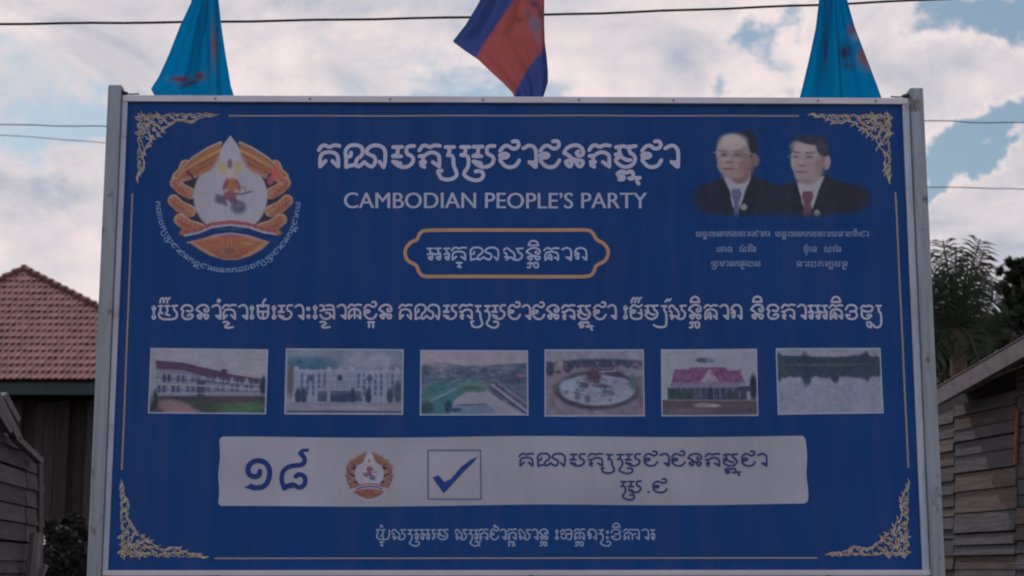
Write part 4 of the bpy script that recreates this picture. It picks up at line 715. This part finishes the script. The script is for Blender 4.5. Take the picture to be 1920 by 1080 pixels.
# ------------------------------------------------------------------ flags
FLAGM = mat('flag_cloth', attr=True, rough=.85, var=.08, scale=14, stretch=(3, 3, 1), spec=.1, trans=.5)
POLEM = mat('bamboo_pole', (.035, .032, .03), .7, var=.3, scale=20)
def flag(label, Y0, rows, nu, colf, pole, seed, folds, name='flag'):
    # rows: (py, px_left, px_right) of the hanging cloth at depth Y0
    r = random.Random(seed); base = P(pole[0][0], pole[0][1], Y0)
    T = thing(name, label, 'flag', (base[0], Y0, .0), 'flags hanging from poles behind the billboard')
    nv = 170; ys = np.linspace(rows[0][0], rows[-1][0], nv); ry = [q[0] for q in rows]
    Lx = np.interp(ys, ry, [q[1] for q in rows]); Rx = np.interp(ys, ry, [q[2] for q in rows]); V = []; Cc = []
    for j, y in enumerate(ys):
        for i in range(nu):
            u = i/(nu-1); x = Lx[j]+(Rx[j]-Lx[j])*u; p = P(x, y, Y0)
            dep = sum(a*math.sin(f*u*6.283+ph+j*sl*56/170) for a, f, ph, sl in folds)
            V.append((p[0], Y0+dep, p[2])); Cc.append(colf(u, (y-ry[0])/(ry[-1]-ry[0]), x, y))
    F = [(j*nu+i, j*nu+i+1, (j+1)*nu+i+1, (j+1)*nu+i) for j in range(nv-1) for i in range(nu-1)]
    # turn the cloth into a thin closed sheet
    n = len(V); V2 = V+[(a, b+.002, c) for a, b, c in V]; F2 = F+[tuple(q+n for q in reversed(f)) for f in F]
    o = mesh_obj('cloth', V, F, FLAGM, None, True, np.array(Cc)); adopt(o, T)
    b = MB(); a = P(pole[0][0], pole[0][1], Y0+.075); c = P(pole[1][0], pole[1][1], Y0+.075); d = (c-a)/(c[2]-a[2])
    lo = a-d*(a[2]-.0); b.tube([lo, a, c], [.016, .014, .011], 8); b.build('flagpole', POLEM, T, True)
    return T
FB = np.array(lin((2, 120, 178)))*1.0
def blobs(x, y, lst, c, base):
    c0 = np.array(base, float)
    for (cx, cy, rx, ry, col, al) in lst:
        d = ((x-cx)/rx)**2+((y-cy)/ry)**2; a = al*math.exp(-d*1.6); c0 = c0*(1-a)+lin(col)*a
    return c0
def col_left(u, v, x, y):
    c = blobs(x, y, [(336, 144, 24, 7, (110, 44, 40), .95), (378, 148, 12, 9, (112, 46, 44), .95), (356, 157, 24, 6, (70, 50, 60), .9), (404, 90, 6, 45, (120, 84, 60), .85), (394, 100, 3, 90, (40, 50, 90), .6)], None, FB)
    return c
flag('teal blue party flag hanging over the left end of the billboard', .16, [(-330, 385, 396), (-150, 372, 402), (0, 356, 410), (45, 335, 415), (100, 314, 423), (140, 296, 430), (164, 281, 434), (172, 285, 437), (184, 292, 440), (215, 300, 446), (250, 330, 440)], 60, col_left,
     ((400, 300), (392, -350)), 1, [(.05, .9, .5, .0), (.012, 2.1, 1.0, .04), (.004, 5.2, 0, .07)])
def col_right(u, v, x, y):
    return blobs(x, y, [(1599, 54, 9, 14, (120, 70, 84), .9), (1607, 66, 8, 10, (130, 150, 160), .7), (1622, 103, 13, 20, (140, 84, 56), .95), (1632, 120, 8, 12, (170, 80, 50), .7), (1586, 95, 16, 20, (50, 34, 60), .9), (1592, 120, 16, 9, (60, 40, 50), .6), (1546, 100, 4, 50, (60, 30, 60), .6)], None, FB)
flag('teal blue party flag with orange print over the right end of the billboard', .16, [(-330, 1540, 1556), (-150, 1541, 1570), (0, 1537, 1590), (50, 1531, 1604), (110, 1518, 1627), (160, 1506, 1646), (188, 1499, 1656), (230, 1496, 1660), (260, 1520, 1650)], 60, col_right,
     ((1549, 300), (1545, -350)), 2, [(.045, 1.1, 2.4, .0), (.014, 2.3, .3, -.03), (.004, 5.3, 1, .05)])
def col_mid(u, v, x, y):
    # diagonal bands: blue, wide red, blue, with the pale temple smudged in the fold
    a = (x-848)*.86+(y-72)*-.1; d1 = (x-892)*0.80-(y-105)*-.60; s = (x-893)*.815+(y-103)*.58
    b2 = (x-962)*.84+(y-176)*.54; blue = lin((58, 76, 140)); red = lin((156, 84, 86)); 
    t1 = 1/(1+math.exp(-max(-30, min(30, s*1.2)))); t2 = 1/(1+math.exp(-max(-30, min(30, b2*1.2))))
    c = blue*(1-t1)+red*t1
    c = c*(1-t2)+blue*t2
    return blobs(x, y, [(1004, 46, 15, 20, (104, 108, 140), .95), (1002, 8, 16, 9, (80, 66, 92), .9), (1012, 72, 8, 10, (130, 110, 136), .8), (990, 30, 8, 12, (96, 80, 104), .7), (1014, 22, 6, 10, (60, 60, 90), .8), (972, 42, 12, 8, (96, 40, 26), .5)], None, c)
flag('blue and red national flag hanging over the middle of the billboard', .16, [(-330, 1000, 1018), (-150, 960, 1021), (0, 897, 1021), (40, 873, 1021), (72, 848, 1022), (90, 872, 1024), (106, 896, 1026), (130, 921, 1028), (150, 943, 1028), (170, 962, 1022), (184, 967, 1017), (215, 985, 1005), (225, 992, 998)], 110, col_mid,
     ((1010, 300), (1022, -350)), 3, [(.04, .9, 1.5, .0), (.012, 2.1, .3, .03), (.004, 5.0, 1, .06)], 'national_flag')

# ------------------------------------------------------------------ overhead cables
def cable(label, pts, Y0, Y1, rad, name='power_cable'):
    T = []
    xs = [p[0] for p in pts]; x0, x1 = xs[0]-900, xs[-1]+900 
    def ex(x):
        if x < xs[0]: return pts[0][1]+(x-xs[0])*(pts[1][1]-pts[0][1])/(xs[1]-xs[0])
        if x > xs[-1]: return pts[-1][1]+(x-xs[-1])*(pts[-1][1]-pts[-2][1])/(xs[-1]-xs[-2])
        return float(np.interp(x, xs, [p[1] for p in pts]))
    n = 60; P3 = []
    for i in range(n+1):
        x = x0+(x1-x0)*i/n; P3.append(P(x, ex(x)+.6*math.sin(i*1.7), Y0+(Y1-Y0)*i/n))
    b = MB(); b.tube(P3, rad, 6); o = b.build(name, mat('cable_rubber', (.02, .02, .025), .6)); tag(o, label, 'cable', 'overhead cables crossing the sky'); return o
cable('thickest black cable crossing the whole sky above the billboard', [(0, 45), (400, 41), (850, 33), (1150, 24), (1540, 9), (1770, -2)], 2.2, 3.0, .0085)
cable('thin grey cable meeting the left post just below its top', [(0, 233), (110, 236), (205, 237)], 9, 9.5, .006).data.name = 'power_cable'
cable('faint sagging cable left of the billboard, lower of two', [(0, 253), (100, 260), (195, 268)], 12, 12, .005)
cable('thin cable right of the billboard at the height of its corner ornament', [(1715, 226), (1780, 227), (1830, 230), (1920, 230)], 8, 8.5, .0055)
cable('fainter lower cable right of the billboard, above the palm', [(1740, 351), (1830, 352), (1920, 355)], 12, 12, .006)

# ------------------------------------------------------------------ left: house with tiled roof
WOODD = mat('dark_weathered_wood', (.042, .039, .042), .9, var=.4, scale=3, stretch=(8, 8, .7), bump=.3, streak=.35)
def tile_house():
    Yh = 24.0; pitch = math.radians(38); n = np.array([0, -math.sin(pitch), math.cos(pitch)]); E0 = P(45, 711, Yh)
    ap = PP(45, 506, E0, n); T = thing('tiled_house', 'raised wooden house with a red tiled hip roof left of the billboard', 'house', (E0[0], Yh+3, 0))
    TM = mat('clay_tile', (.175, .076, .084), .8, var=.25, scale=7, bump=.2, streak=.22)
    up = np.array([0, math.cos(pitch), math.sin(pitch)]); pr = PP(190, 581, E0, n); pl = PP(0, 527, E0, n)
    sr = (pr-ap); sl = (pl-ap)
    tr = lambda s, t: None
    Ltot = np.dot(ap-E0, up); kr = sr[0]/np.dot(ap-pr, up); kl = -sl[0]/np.dot(ap-pl, up)   # half width gained per unit of slope
    rows = 17; ts = Ltot/rows; wtile = .128
    def tile_mesh(w_, l_):
        V = []; k = 6
        for v, lift in ((-.04, .034), (l_, .0)):
            for i in range(k+1):
                u = i/k; z = .014*math.cos((u*1.0)*2*math.pi)+lift; q = np.array([(u-.5)*w_*1.04, 0, 0])+up*v+n*(z+.02); V.append(q)
        V += [V[i]-n*.016 for i in range(k+1)]
        F = [(i, i+1, k+2+i, k+1+i) for i in range(k)]+[(2*k+2+i, 2*k+3+i, i+1, i) for i in range(k)]
        return V, F
    V, F = tile_mesh(wtile, ts*1.12); proto = bpy.data.meshes.new('tile'); proto.from_pydata([tuple(v) for v in V], [], F); proto.materials.append(TM)
    rest = MB(); cnt = 0
    for j in range(rows):
        t = (j+.0)*ts; rem = Ltot-(j+.5)*ts; xl, xr = ap[0]-kl*rem, ap[0]+kr*rem
        k0, k1 = int(math.floor((xl-ap[0])/wtile)), int(math.ceil((xr-ap[0])/wtile))
        for k in range(k0, k1+1):
            cxx = ap[0]+(k+(.5 if j % 2 else 0))*wtile
            if cxx < xl+.03 or cxx > xr-.03: continue
            pos = np.array([cxx, E0[1], E0[2]])+up*t; d = pos-CAM; px = 960+FPX*np.dot(d, RT)/np.dot(d, FW)
            if -10 < px < 200 and cnt < 298:
                o = bpy.data.objects.new('tile', proto); COL.objects.link(o); o.parent = T; o.location = pos+n*random.uniform(-.004, .004)-np.array(T.location); o.rotation_euler = (random.uniform(-.03, .03), random.uniform(-.05, .05), random.uniform(-.035, .035)); cnt += 1
            elif px > -260: rest.add([np.array(v)+pos for v in V], F)
    rest.build('far_tiles', TM, T, kind='stuff')
    # under-roof body
    wl, wr = ap[0]-kl*Ltot, ap[0]+kr*Ltot; e0 = np.array([wl, E0[1], E0[2]]); e1 = np.array([wr, E0[1], E0[2]]); bk = np.array([0, 9.0, 0]); b = MB()
    a2 = ap+np.array([0, 3.5, 0]); lo = -n*.01
    b.add([e0+lo, e1+lo, ap+lo, e1+bk, e0+bk, a2], [(0, 1, 2), (1, 3, 5, 2), (3, 4, 5), (4, 0, 2, 5), (0, 4, 3, 1)]); b.build('roof_deck', mat('roof_underlay', (.10, .05, .045), .9), T)
    RM = mat('ridge_tile_clay', (.13, .06, .065), .85, var=.25, scale=7, streak=.2)
    for a, bb, lim in ((ap, ap+(pr-ap)*1.15, 20), (ap, ap+(pl-ap)*1.6, 8)):
        Ln = np.linalg.norm(bb-a); m = int(Ln/.26); d = (bb-a)/Ln
        for i in range(m):
            s0 = a+d*(i*.26); s1 = a+d*((i+1)*.26+.03); q = MB(); q.tube([s0+n*.035, s1+n*.065], [.055, .075], 8); q.build('ridge_tile', RM, T)
    q = MB(); q.tube([ap+n*.06, ap+n*.06+np.array([0, 1.5, 0]), a2+n*.06], .08, 8); q.build('roof_ridge', RM, T)
    # fascia, posts and plank wall
    z = E0[2]; q = MB(); q.box((wl+.2, Yh+.06, z-.30), (wr-.2, Yh+.10, z-.06)); q.build('fascia', mat('fascia_paint', (.022, .05, .06), .7, var=.2), T)
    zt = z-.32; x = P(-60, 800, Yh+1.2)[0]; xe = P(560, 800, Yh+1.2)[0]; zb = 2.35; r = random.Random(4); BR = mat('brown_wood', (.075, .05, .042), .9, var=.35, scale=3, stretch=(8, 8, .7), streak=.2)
    i = 0
    while x < xe:
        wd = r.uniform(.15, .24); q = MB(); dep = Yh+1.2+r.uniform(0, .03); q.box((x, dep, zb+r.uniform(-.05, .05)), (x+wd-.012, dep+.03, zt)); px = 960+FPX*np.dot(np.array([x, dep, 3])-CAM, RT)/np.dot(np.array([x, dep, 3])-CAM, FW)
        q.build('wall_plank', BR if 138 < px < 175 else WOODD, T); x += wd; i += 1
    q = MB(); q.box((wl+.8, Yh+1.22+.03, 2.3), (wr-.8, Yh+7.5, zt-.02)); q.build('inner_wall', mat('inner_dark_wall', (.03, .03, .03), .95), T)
    for px in (30, 120, 166, 400): p = P(px, 900, Yh+1.1); q = MB(); q.box((p[0]-.07, Yh+1.0, 0), (p[0]+.07, Yh+1.14, zt)); q.build('house_post', WOODD, T)
tile_house()

# ------------------------------------------------------------------ plank walls on both sides
PLK = mat('grey_weathered_plank', (.072, .069, .082), .92, var=.35, scale=2.5, stretch=(1.2, 1.2, 14), bump=.5, streak=.15)
PLK2 = mat('brown_weathered_plank', (.084, .066, .066), .92, var=.35, scale=2.5, stretch=(1.2, 1.2, 14), bump=.5, streak=.2)
PLKL = mat('dark_grey_plank', (.054, .052, .062), .92, var=.4, scale=2.5, stretch=(1.2, 1.2, 14), bump=.5, streak=.28)
def hdir(pxv): d = ray(pxv, 1069.0); d[2] = 0; return d/np.linalg.norm(d)
def plank_wall(T, org, dv, cells, m_of, thick=.03, nrm=None):
    # cells: pixel quads (xl, xr, y_top_l, y_top_r, y_bot_l, y_bot_r)
    for i, (xl, xr, tl, tr_, bl, br) in enumerate(cells):
        off = random.uniform(0, .012); q = MB()
        A = [PP(xl, bl, org, nrm), PP(xr, br, org, nrm), PP(xr, tr_, org, nrm), PP(xl, tl, org, nrm)]
        # the lower edge stands proud like clapboard
        o0, o1 = nrm*(.014+off), nrm*off
        front = [A[0]+o0, A[1]+o0, A[2]+o1, A[3]+o1]; back = [a-nrm*thick for a in A]
        q.hexa(front, back); o = q.build('plank', m_of(i), T)
def right_house():
    dv = hdir(420); nrm = np.cross(dv, (0, 0, 1.)); 
    if np.dot(nrm, ray(1850, 1000)) > 0: nrm = -nrm
    org = P(1757, 1000, 6.2); T = thing('wooden_house', 'weathered plank house with a low roof right of the billboard', 'house', (org[0], org[1], 0))
    H = 1069.0; vx = 420.0
    def yl(yref, xref, x): return H-(H-yref)*(x-vx)/(xref-vx)      # a level line on the receding wall
    seams = [1740, 1791.5, 1907.5, 1965, 2060]; cells = []
    colA = [700, 735, 765, 792, 820, 845, 872, 902, 927, 950, 968, 992, 1010, 1042, 1068, 1090, 1120, 1160]
    colB = [640, 668, 700, 728, 755, 782, 808, 830, 857, 888, 923, 963, 1000, 1023, 1042, 1068, 1095, 1130, 1165]
    colC = [620, 650, 690, 722, 742, 770, 800, 822, 850, 876, 912, 940, 960, 990, 1018, 1040, 1068, 1100, 1150]
    roofy = lambda x: 782-(x-1755)*.575
    g = 1.3
    for si, col in enumerate((colA, colB, colC, colB)):
        xa, xb = seams[si]+.7, seams[si+1]-.7
        for a, b in zip(col[:-1], col[1:]):
            a = a+random.uniform(-2, 2)*(si > 0)
            tl, tr_ = yl(a+g, 1791.5, xa), yl(a+g, 1791.5, xb); bl, br = yl(b-g*.4, 1791.5, xa), yl(b-g*.4, 1791.5, xb)
            tl2, tr2 = max(tl, roofy(xa)), max(tr_, roofy(xb))
            if tl2 > bl-3 or tr2 > br-3: continue
            cells.append((xa, xb, tl2, tr2, bl, br))
    plank_wall(T, org, dv, cells, lambda i: (PLK, PLK2, PLK)[(i*5+i//3) % 3], nrm=nrm)
    q = MB(); A = [PP(1730, 1170, org, nrm), PP(2060, 1170, org, nrm), PP(2060, roofy(2060)-45, org, nrm), PP(1730, roofy(1730)-42, org, nrm)]
    A = [a-nrm*.05 for a in A]; A[0][2] = 0; A[1][2] = 0; q.prism(A, -nrm*.04); q.build('wall_backing', mat('inner_dark_wall', (.03, .03, .03), .95), T)  # dark backing left bare above the planks as painted shadow under the rake
    # main body behind the wall, roof sheet and rake boards
    off = nrm*.32; o2 = org+off
    R1, R2 = PP(1736, 748, o2, nrm), PP(2080, 550, o2, nrm); dr = R2-R1
    ROOF = mat('corrugated_roof', (.23, .215, .225), .7, metal=.2, var=.3, scale=4, bump=.3)
    n_ = 46; perp = nrm; upn = np.cross(dr, perp); upn = upn/np.linalg.norm(upn); upn = upn if upn[2] > 0 else -upn
    V = []; F = []; deep = 5.0
    for i in range(n_*4+1):
        t = i/(n_*4); z = .004*math.cos(i*math.pi/2); p = R1+dr*t+upn*(z+.05); V += [p, p-perp*deep, p-upn*.006, p-perp*deep-upn*.006]
    for i in range(n_*4): a = i*4; F += [(a, a+4, a+5, a+1), (a+2, a+3, a+7, a+6), (a, a+2, a+6, a+4)]
    mesh = MB(); mesh.add(V, F); mesh.build('roof_sheet', ROOF, T)
    q = MB(); q.prism([R1+upn*.03, R2+upn*.03, R2-upn*.10, R1-upn*.10], -perp*.03); q.build('rake_board', mat('grey_rake_board', (.135, .125, .14), .85, var=.3, scale=4, stretch=(3, 3, 3), bump=.3), T)
    for k, (s, e_) in enumerate(((.06, .2), (.36, .5), (.62, .8))):
        q = MB(); a = R1+dr*0+upn*.0-perp*(s*1.0+.03); bq = R2-perp*(s+.03); q.prism([a-upn*.01, bq-upn*.01, bq-upn*.05, a-upn*.05], -perp*.05); q.build('purlin', WOODD, T)
    # thin batten and conduit on the wall
    q = MB(); q.tube([PP(1820, 716, o2-nrm*.2, nrm), PP(1870, 704, o2-nrm*.2, nrm), PP(1935, 678, o2-nrm*.2, nrm)], .008, 6); q.build('batten', mat('pale_batten', (.35, .32, .32), .8), T)
    q = MB(); q.tube([PP(1908, 768, org+nrm*.03, nrm), PP(1904, 870, org+nrm*.03, nrm)], .016, 6); q.build('rusty_pipe', mat('rust', (.20, .12, .05), .9, var=.4, scale=9), T)
    q = MB(); q.tube([PP(1905, 872, org+nrm*.03, nrm), PP(1909, 950, org+nrm*.03, nrm)], .005, 6); q.build('wall_wire', mat('dark_wire', (.03, .03, .035), .6), T)
    # far side and body of the house so that it stands as a building
    a = PP(1745, 1000, org, nrm); c = PP(2055, 1000, org, nrm); q = MB(); top = PP(1745, 760, org, nrm)[2]
    base = [np.array([*a[:2], 0])-nrm*.1, np.array([*c[:2], 0])-nrm*.1, np.array([*c[:2], 0])-nrm*4.6, np.array([*a[:2], 0])-nrm*4.6]
    q.hexa(base, [p+np.array([0, 0, top-.1]) for p in base]); q.build('house_body', WOODD, T)
right_house()

def left_shed():
    dv = hdir(600); nrm = np.cross(dv, (0, 0, 1.))
    if np.dot(nrm, ray(40, 1000)) > 0: nrm = -nrm
    org = P(78, 1000, 4.6); T = thing('plank_shed', 'dark plank shed at the left edge of the photo with diagonal rake boards', 'shed', (org[0], org[1], 0)); vx = 600.0; H = 1069.0
    def yl(yref, x): return H-(H-yref)*(vx-x)/(vx-78.0)
    edges = [770, 800, 830, 861, 893, 924, 957, 988, 1020, 1052, 1075, 1100, 1140]; top = lambda x: np.interp(x, [-200, 0, 38, 80], [560, 782, 829, 866]); cells = []
    for sx0, sx1 in ((-140, -30), (-29.4, 44.6), (45.2, 78)):
        for a, b in zip(edges[:-1], edges[1:]):
            j = random.uniform(-1.5, 1.5); tl, tr_ = max(yl(a+1.2+j, sx0), top(sx0)), max(yl(a+1.2+j, sx1), top(sx1)); bl, br = yl(b-.6+j, sx0), yl(b-.6+j, sx1)
            if tr_ > br-3: 
                if tl < bl-6:
                    cells.append((sx0, sx0+(sx1-sx0)*.5, tl, min(max(yl(a+1.2, (sx0+sx1)/2), top((sx0+sx1)/2)), yl(b, (sx0+sx1)/2)-3), bl, yl(b-.6, (sx0+sx1)/2)))
                continue
            if tl > bl-3: tl = bl-3
            cells.append((sx0, sx1, tl, tr_, bl, br))
    plank_wall(T, org, dv, cells, lambda i: PLKL, nrm=nrm)
    q = MB(); A = [PP(-140, 1140, org, nrm), PP(77, 1140, org, nrm), PP(77, 868, org, nrm), PP(38, 833, org, nrm), PP(-140, 640, org, nrm)]; A = [a-nrm*.06 for a in A]; A[0][2] = 0; A[1][2] = 0
    q.prism(A, -nrm*2.5); q.build('shed_body', mat('inner_dark_wall', (.03, .03, .03), .95), T)
    o2 = org+nrm*.1
    for pts in (((-60, 640), (36, 830), (44, 822), (-50, 632)), ((6, 742), (34, 792), (40, 786), (14, 736)), ((30, 822), (80, 870), (83, 861), (38, 818)), ((-70, 668), (20, 812), (27, 806), (-60, 660))):
        q = MB(); q.prism([PP(a, b, o2, nrm) for a, b in pts], -nrm*.05); q.build('rake_board', mat('shed_rake_board', (.085, .083, .10), .85, var=.3, scale=6), T)
    q = MB(); q.prism([PP(a, b, org+nrm*.03, nrm) for a, b in ((74, 870), (81, 872), (81, 1120), (74, 1120))], -nrm*.03); q.build('corner_board', PLKL, T)
    q = MB(); p = P(62, 1030, 3.8); q.tube([(p[0]-.06, 3.8, 0), (p[0]-.01, 3.8, 1.2), (p[0]+.01, 3.82, 1.83)], [.07, .06, .045], 8); q.tube([(p[0]-.03, 3.8, 1.3), (p[0]+.1, 3.8, 1.6)], [.04, .02], 7)
    o = q.build('wooden_stake', mat('grey_stake', (.16, .16, .18), .9, var=.3, scale=6, stretch=(3, 3, .6), bump=.3)); tag(o, 'short grey wooden stake standing before the plank shed', 'stake')
left_shed()

# ------------------------------------------------------------------ vegetation
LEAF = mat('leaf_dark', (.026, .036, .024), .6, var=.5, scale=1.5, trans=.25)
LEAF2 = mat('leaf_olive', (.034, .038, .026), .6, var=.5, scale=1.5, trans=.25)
BARK = mat('bark', (.10, .075, .06), .95, var=.3, scale=6, stretch=(2, 2, .5), bump=.5)
def leaves(mb, clumps, n, size, r):
    V = mb.V; F = mb.F; C_ = np.array(clumps); wt = C_[:, 3]**2; wt = wt/wt.sum(); idx = r.choice(len(C_), n, p=wt)
    d = r.randn(n, 3); d /= np.linalg.norm(d, axis=1)[:, None]; rad = r.rand(n)**.45
    P0 = C_[idx, :3]+d*(C_[idx, 3]*rad)[:, None]*np.array([1, 1, .8])
    a = r.randn(n, 3); a[:, 2] -= .3; a /= np.linalg.norm(a, axis=1)[:, None]; b = np.cross(a, r.randn(n, 3)); b /= np.linalg.norm(b, axis=1)[:, None]; s = size*(.6+.8*r.rand(n))[:, None]
    q = [P0-a*s, P0+b*s*.38, P0+a*s, P0-b*s*.38]
    base = len(V); allv = np.stack(q, 1).reshape(-1, 3); V.extend(map(tuple, allv)); F.extend((base+4*i, base+4*i+1, base+4*i+2, base+4*i+3) for i in range(n))
def tree(name, label, cat, base, clumps, n, size, m, seed, trunk_r=.12):
    r = np.random.RandomState(seed); base = np.array(base, float); T = thing(name, label, cat, tuple(base)); mb = MB(); leaves(mb, clumps, n, size, r); mb.build('crown' if cat == 'tree' else 'foliage', m, T)
    t = MB(); c0 = np.mean(np.array(clumps)[:, :3], 0); fork = base+(c0-base)*np.array([.6, .6, .5]); t.tube([base, base+(fork-base)*.5+np.array([.05, 0, 0]), fork], [trunk_r, trunk_r*.8, trunk_r*.65], 8)
    for c in sorted(clumps, key=lambda c: -c[3])[:14]:
        e_ = np.array(c[:3]); m_ = (fork+e_)/2+np.array([0, 0, .12]); t.tube([fork, m_, e_], [trunk_r*.4, trunk_r*.22, trunk_r*.07], 5)
    t.build('trunk' if cat == 'tree' else 'stem', BARK, T, True)
def clump_px(lst, Y, s):                   # blobs given where they stand in the view at depth Y
    o = []
    for px, py, rp, dy in lst: p = P(px, py, Y+dy); o.append((p[0], p[1], p[2], rp*(Y+dy+8)/FPX*s))
    return o
rr = random.Random(8)
# broad tree whose edge shows at the right border
lst = [(1925, 590, 40, 0), (1905, 560, 22, 0), (1900, 520, 14, .3), (1915, 500, 16, 0), (1885, 600, 20, -.3), (1880, 540, 11, 0), (1925, 540, 26, .5), (1862, 612, 15, 0), (1950, 520, 36, 0), (1975, 600, 50, 0), (1900, 640, 34, 0), (1890, 575, 12, 0), (1960, 470, 20, 0), (2010, 540, 44, 0), (1893, 492, 7, 0), (1875, 508, 6, 0)]
p = P(1960, 900, 21.0)
tree('broad_tree', 'dark round-leaved tree cut by the right edge of the photo', 'tree', (p[0], 21, 0), clump_px(lst, 21, 1.0), 15000, .10, LEAF, 1, .2)
lst = [(1760+rr.uniform(-10, 130), 600+rr.uniform(0, 150), rr.uniform(18, 34), rr.uniform(-1, 1)) for _ in range(24)]
lst = [q for q in lst if q[1]-q[2] > 560+max(0, (q[0]-1800))*.25]+[(1770, 640, 34, 0), (1800, 690, 40, 0), (1845, 660, 34, 0), (1880, 640, 28, 0), (1740, 600, 26, 0), (1850, 610, 16, 0), (1720, 650, 40, 0), (1760, 705, 34, 0), (1795, 720, 34, 0), (1745, 740, 34, 0), (1830, 700, 30, 0), (1770, 600, 30, .4), (1815, 620, 30, .4)]
p = P(1800, 900, 17.0)
tree('leafy_tree', 'dense dark bushy tree below the palm behind the plank house', 'tree', (p[0], 17, 0), clump_px(lst, 17, 1.0), 30000, .075, LEAF2, 2, .16)
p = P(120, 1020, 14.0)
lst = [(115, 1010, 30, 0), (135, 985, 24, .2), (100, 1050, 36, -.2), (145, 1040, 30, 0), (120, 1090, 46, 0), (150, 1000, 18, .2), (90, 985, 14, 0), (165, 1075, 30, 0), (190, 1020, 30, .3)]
tree('dark_shrub', 'dark leafy shrub in the gap between plank shed and left post', 'shrub', (p[0], 14, 0), clump_px(lst, 14, 1.0), 9000, .06, mat('leaf_darkest', (.014, .018, .015), .8, var=.4, scale=1.5), 3, .05)  # shrub leaves in one even colour, darker than the trees

def palm(label, base, crown, fronds, seed, col=LEAF):
    r = random.Random(seed); base = np.array(base, float); crown = np.array(crown, float); T = thing('palm_tree', label, 'tree', tuple(base)); t = MB()
    pts = [base+(crown-base)*k/8+np.array([.12*math.sin(k*.5), 0, 0]) for k in range(9)]; pts[-1] = crown; t.tube(pts, [.17-.007*k for k in range(9)], 10); t.build('trunk', BARK, T, True)
    for (tipx, tipy, dY, droop) in fronds:
        tip = P(tipx, tipy, crown[1]+dY); Ln_ = np.linalg.norm(tip-crown); n = 22; mid = []
        for k in range(n+1):
            u = k/n; q = crown*(1-u)+tip*u; q = q+np.array([0, 0, droop*Ln_*math.sin(u*math.pi)*.9]); mid.append(q)
        b = MB(); b.tube(mid, [.028*(1-.8*k/n)+.004 for k in range(n+1)], 5)
        for k in range(2, 30):
            u = k/30; i = min(n-1, int(u*n)); f = u*n-i; p0 = mid[i]*(1-f)+mid[i+1]*f; d = mid[i+1]-mid[i]; d /= np.linalg.norm(d)
            side = np.cross(d, (0, 1., 0)) if abs(d[1]) < .9 else np.array([1., 0, 0]); side /= np.linalg.norm(side); l_ = .46*min(1, u*4+.2)*(1-.5*u**3)
            for s in (-1, 1):
                a = side*s*.9+d*(.45+r.uniform(-.15, .15))+np.array([0, r.uniform(-.4, .4), -.18]); a /= np.linalg.norm(a); wv = np.cross(a, (0, 1., .2)); wv /= np.linalg.norm(wv)
                e_ = p0+a*l_*r.uniform(.8, 1.1)+np.array([0, 0, -.10*l_]); m_ = p0+a*l_*.5+np.array([0, 0, .02]); wq = .012
                b.add([p0-wv*.006, p0+wv*.006, m_+wv*wq, e_, m_-wv*wq], [(0, 1, 2, 3, 4)])
        b.build('frond', col, T)
c = P(1795, 618, 15.0)
palm('feathery palm rising beside the right post of the billboard', (c[0]+.3, 15.1, 0), tuple(c),
     [(1768, 450, -.2, .02), (1792, 462, .2, .0), (1846, 470, .1, .03), (1838, 448, .5, .02), (1880, 560, .0, .12), (1735, 480, .1, .02), (1720, 570, 0, .12), (1872, 640, -.4, .2), (1862, 520, .3, .08), (1748, 520, -.3, .08), (1815, 500, -.5, .04), (1745, 680, -.3, .22), (1700, 520, .5, .1), (1840, 690, -.6, .25)], 1)
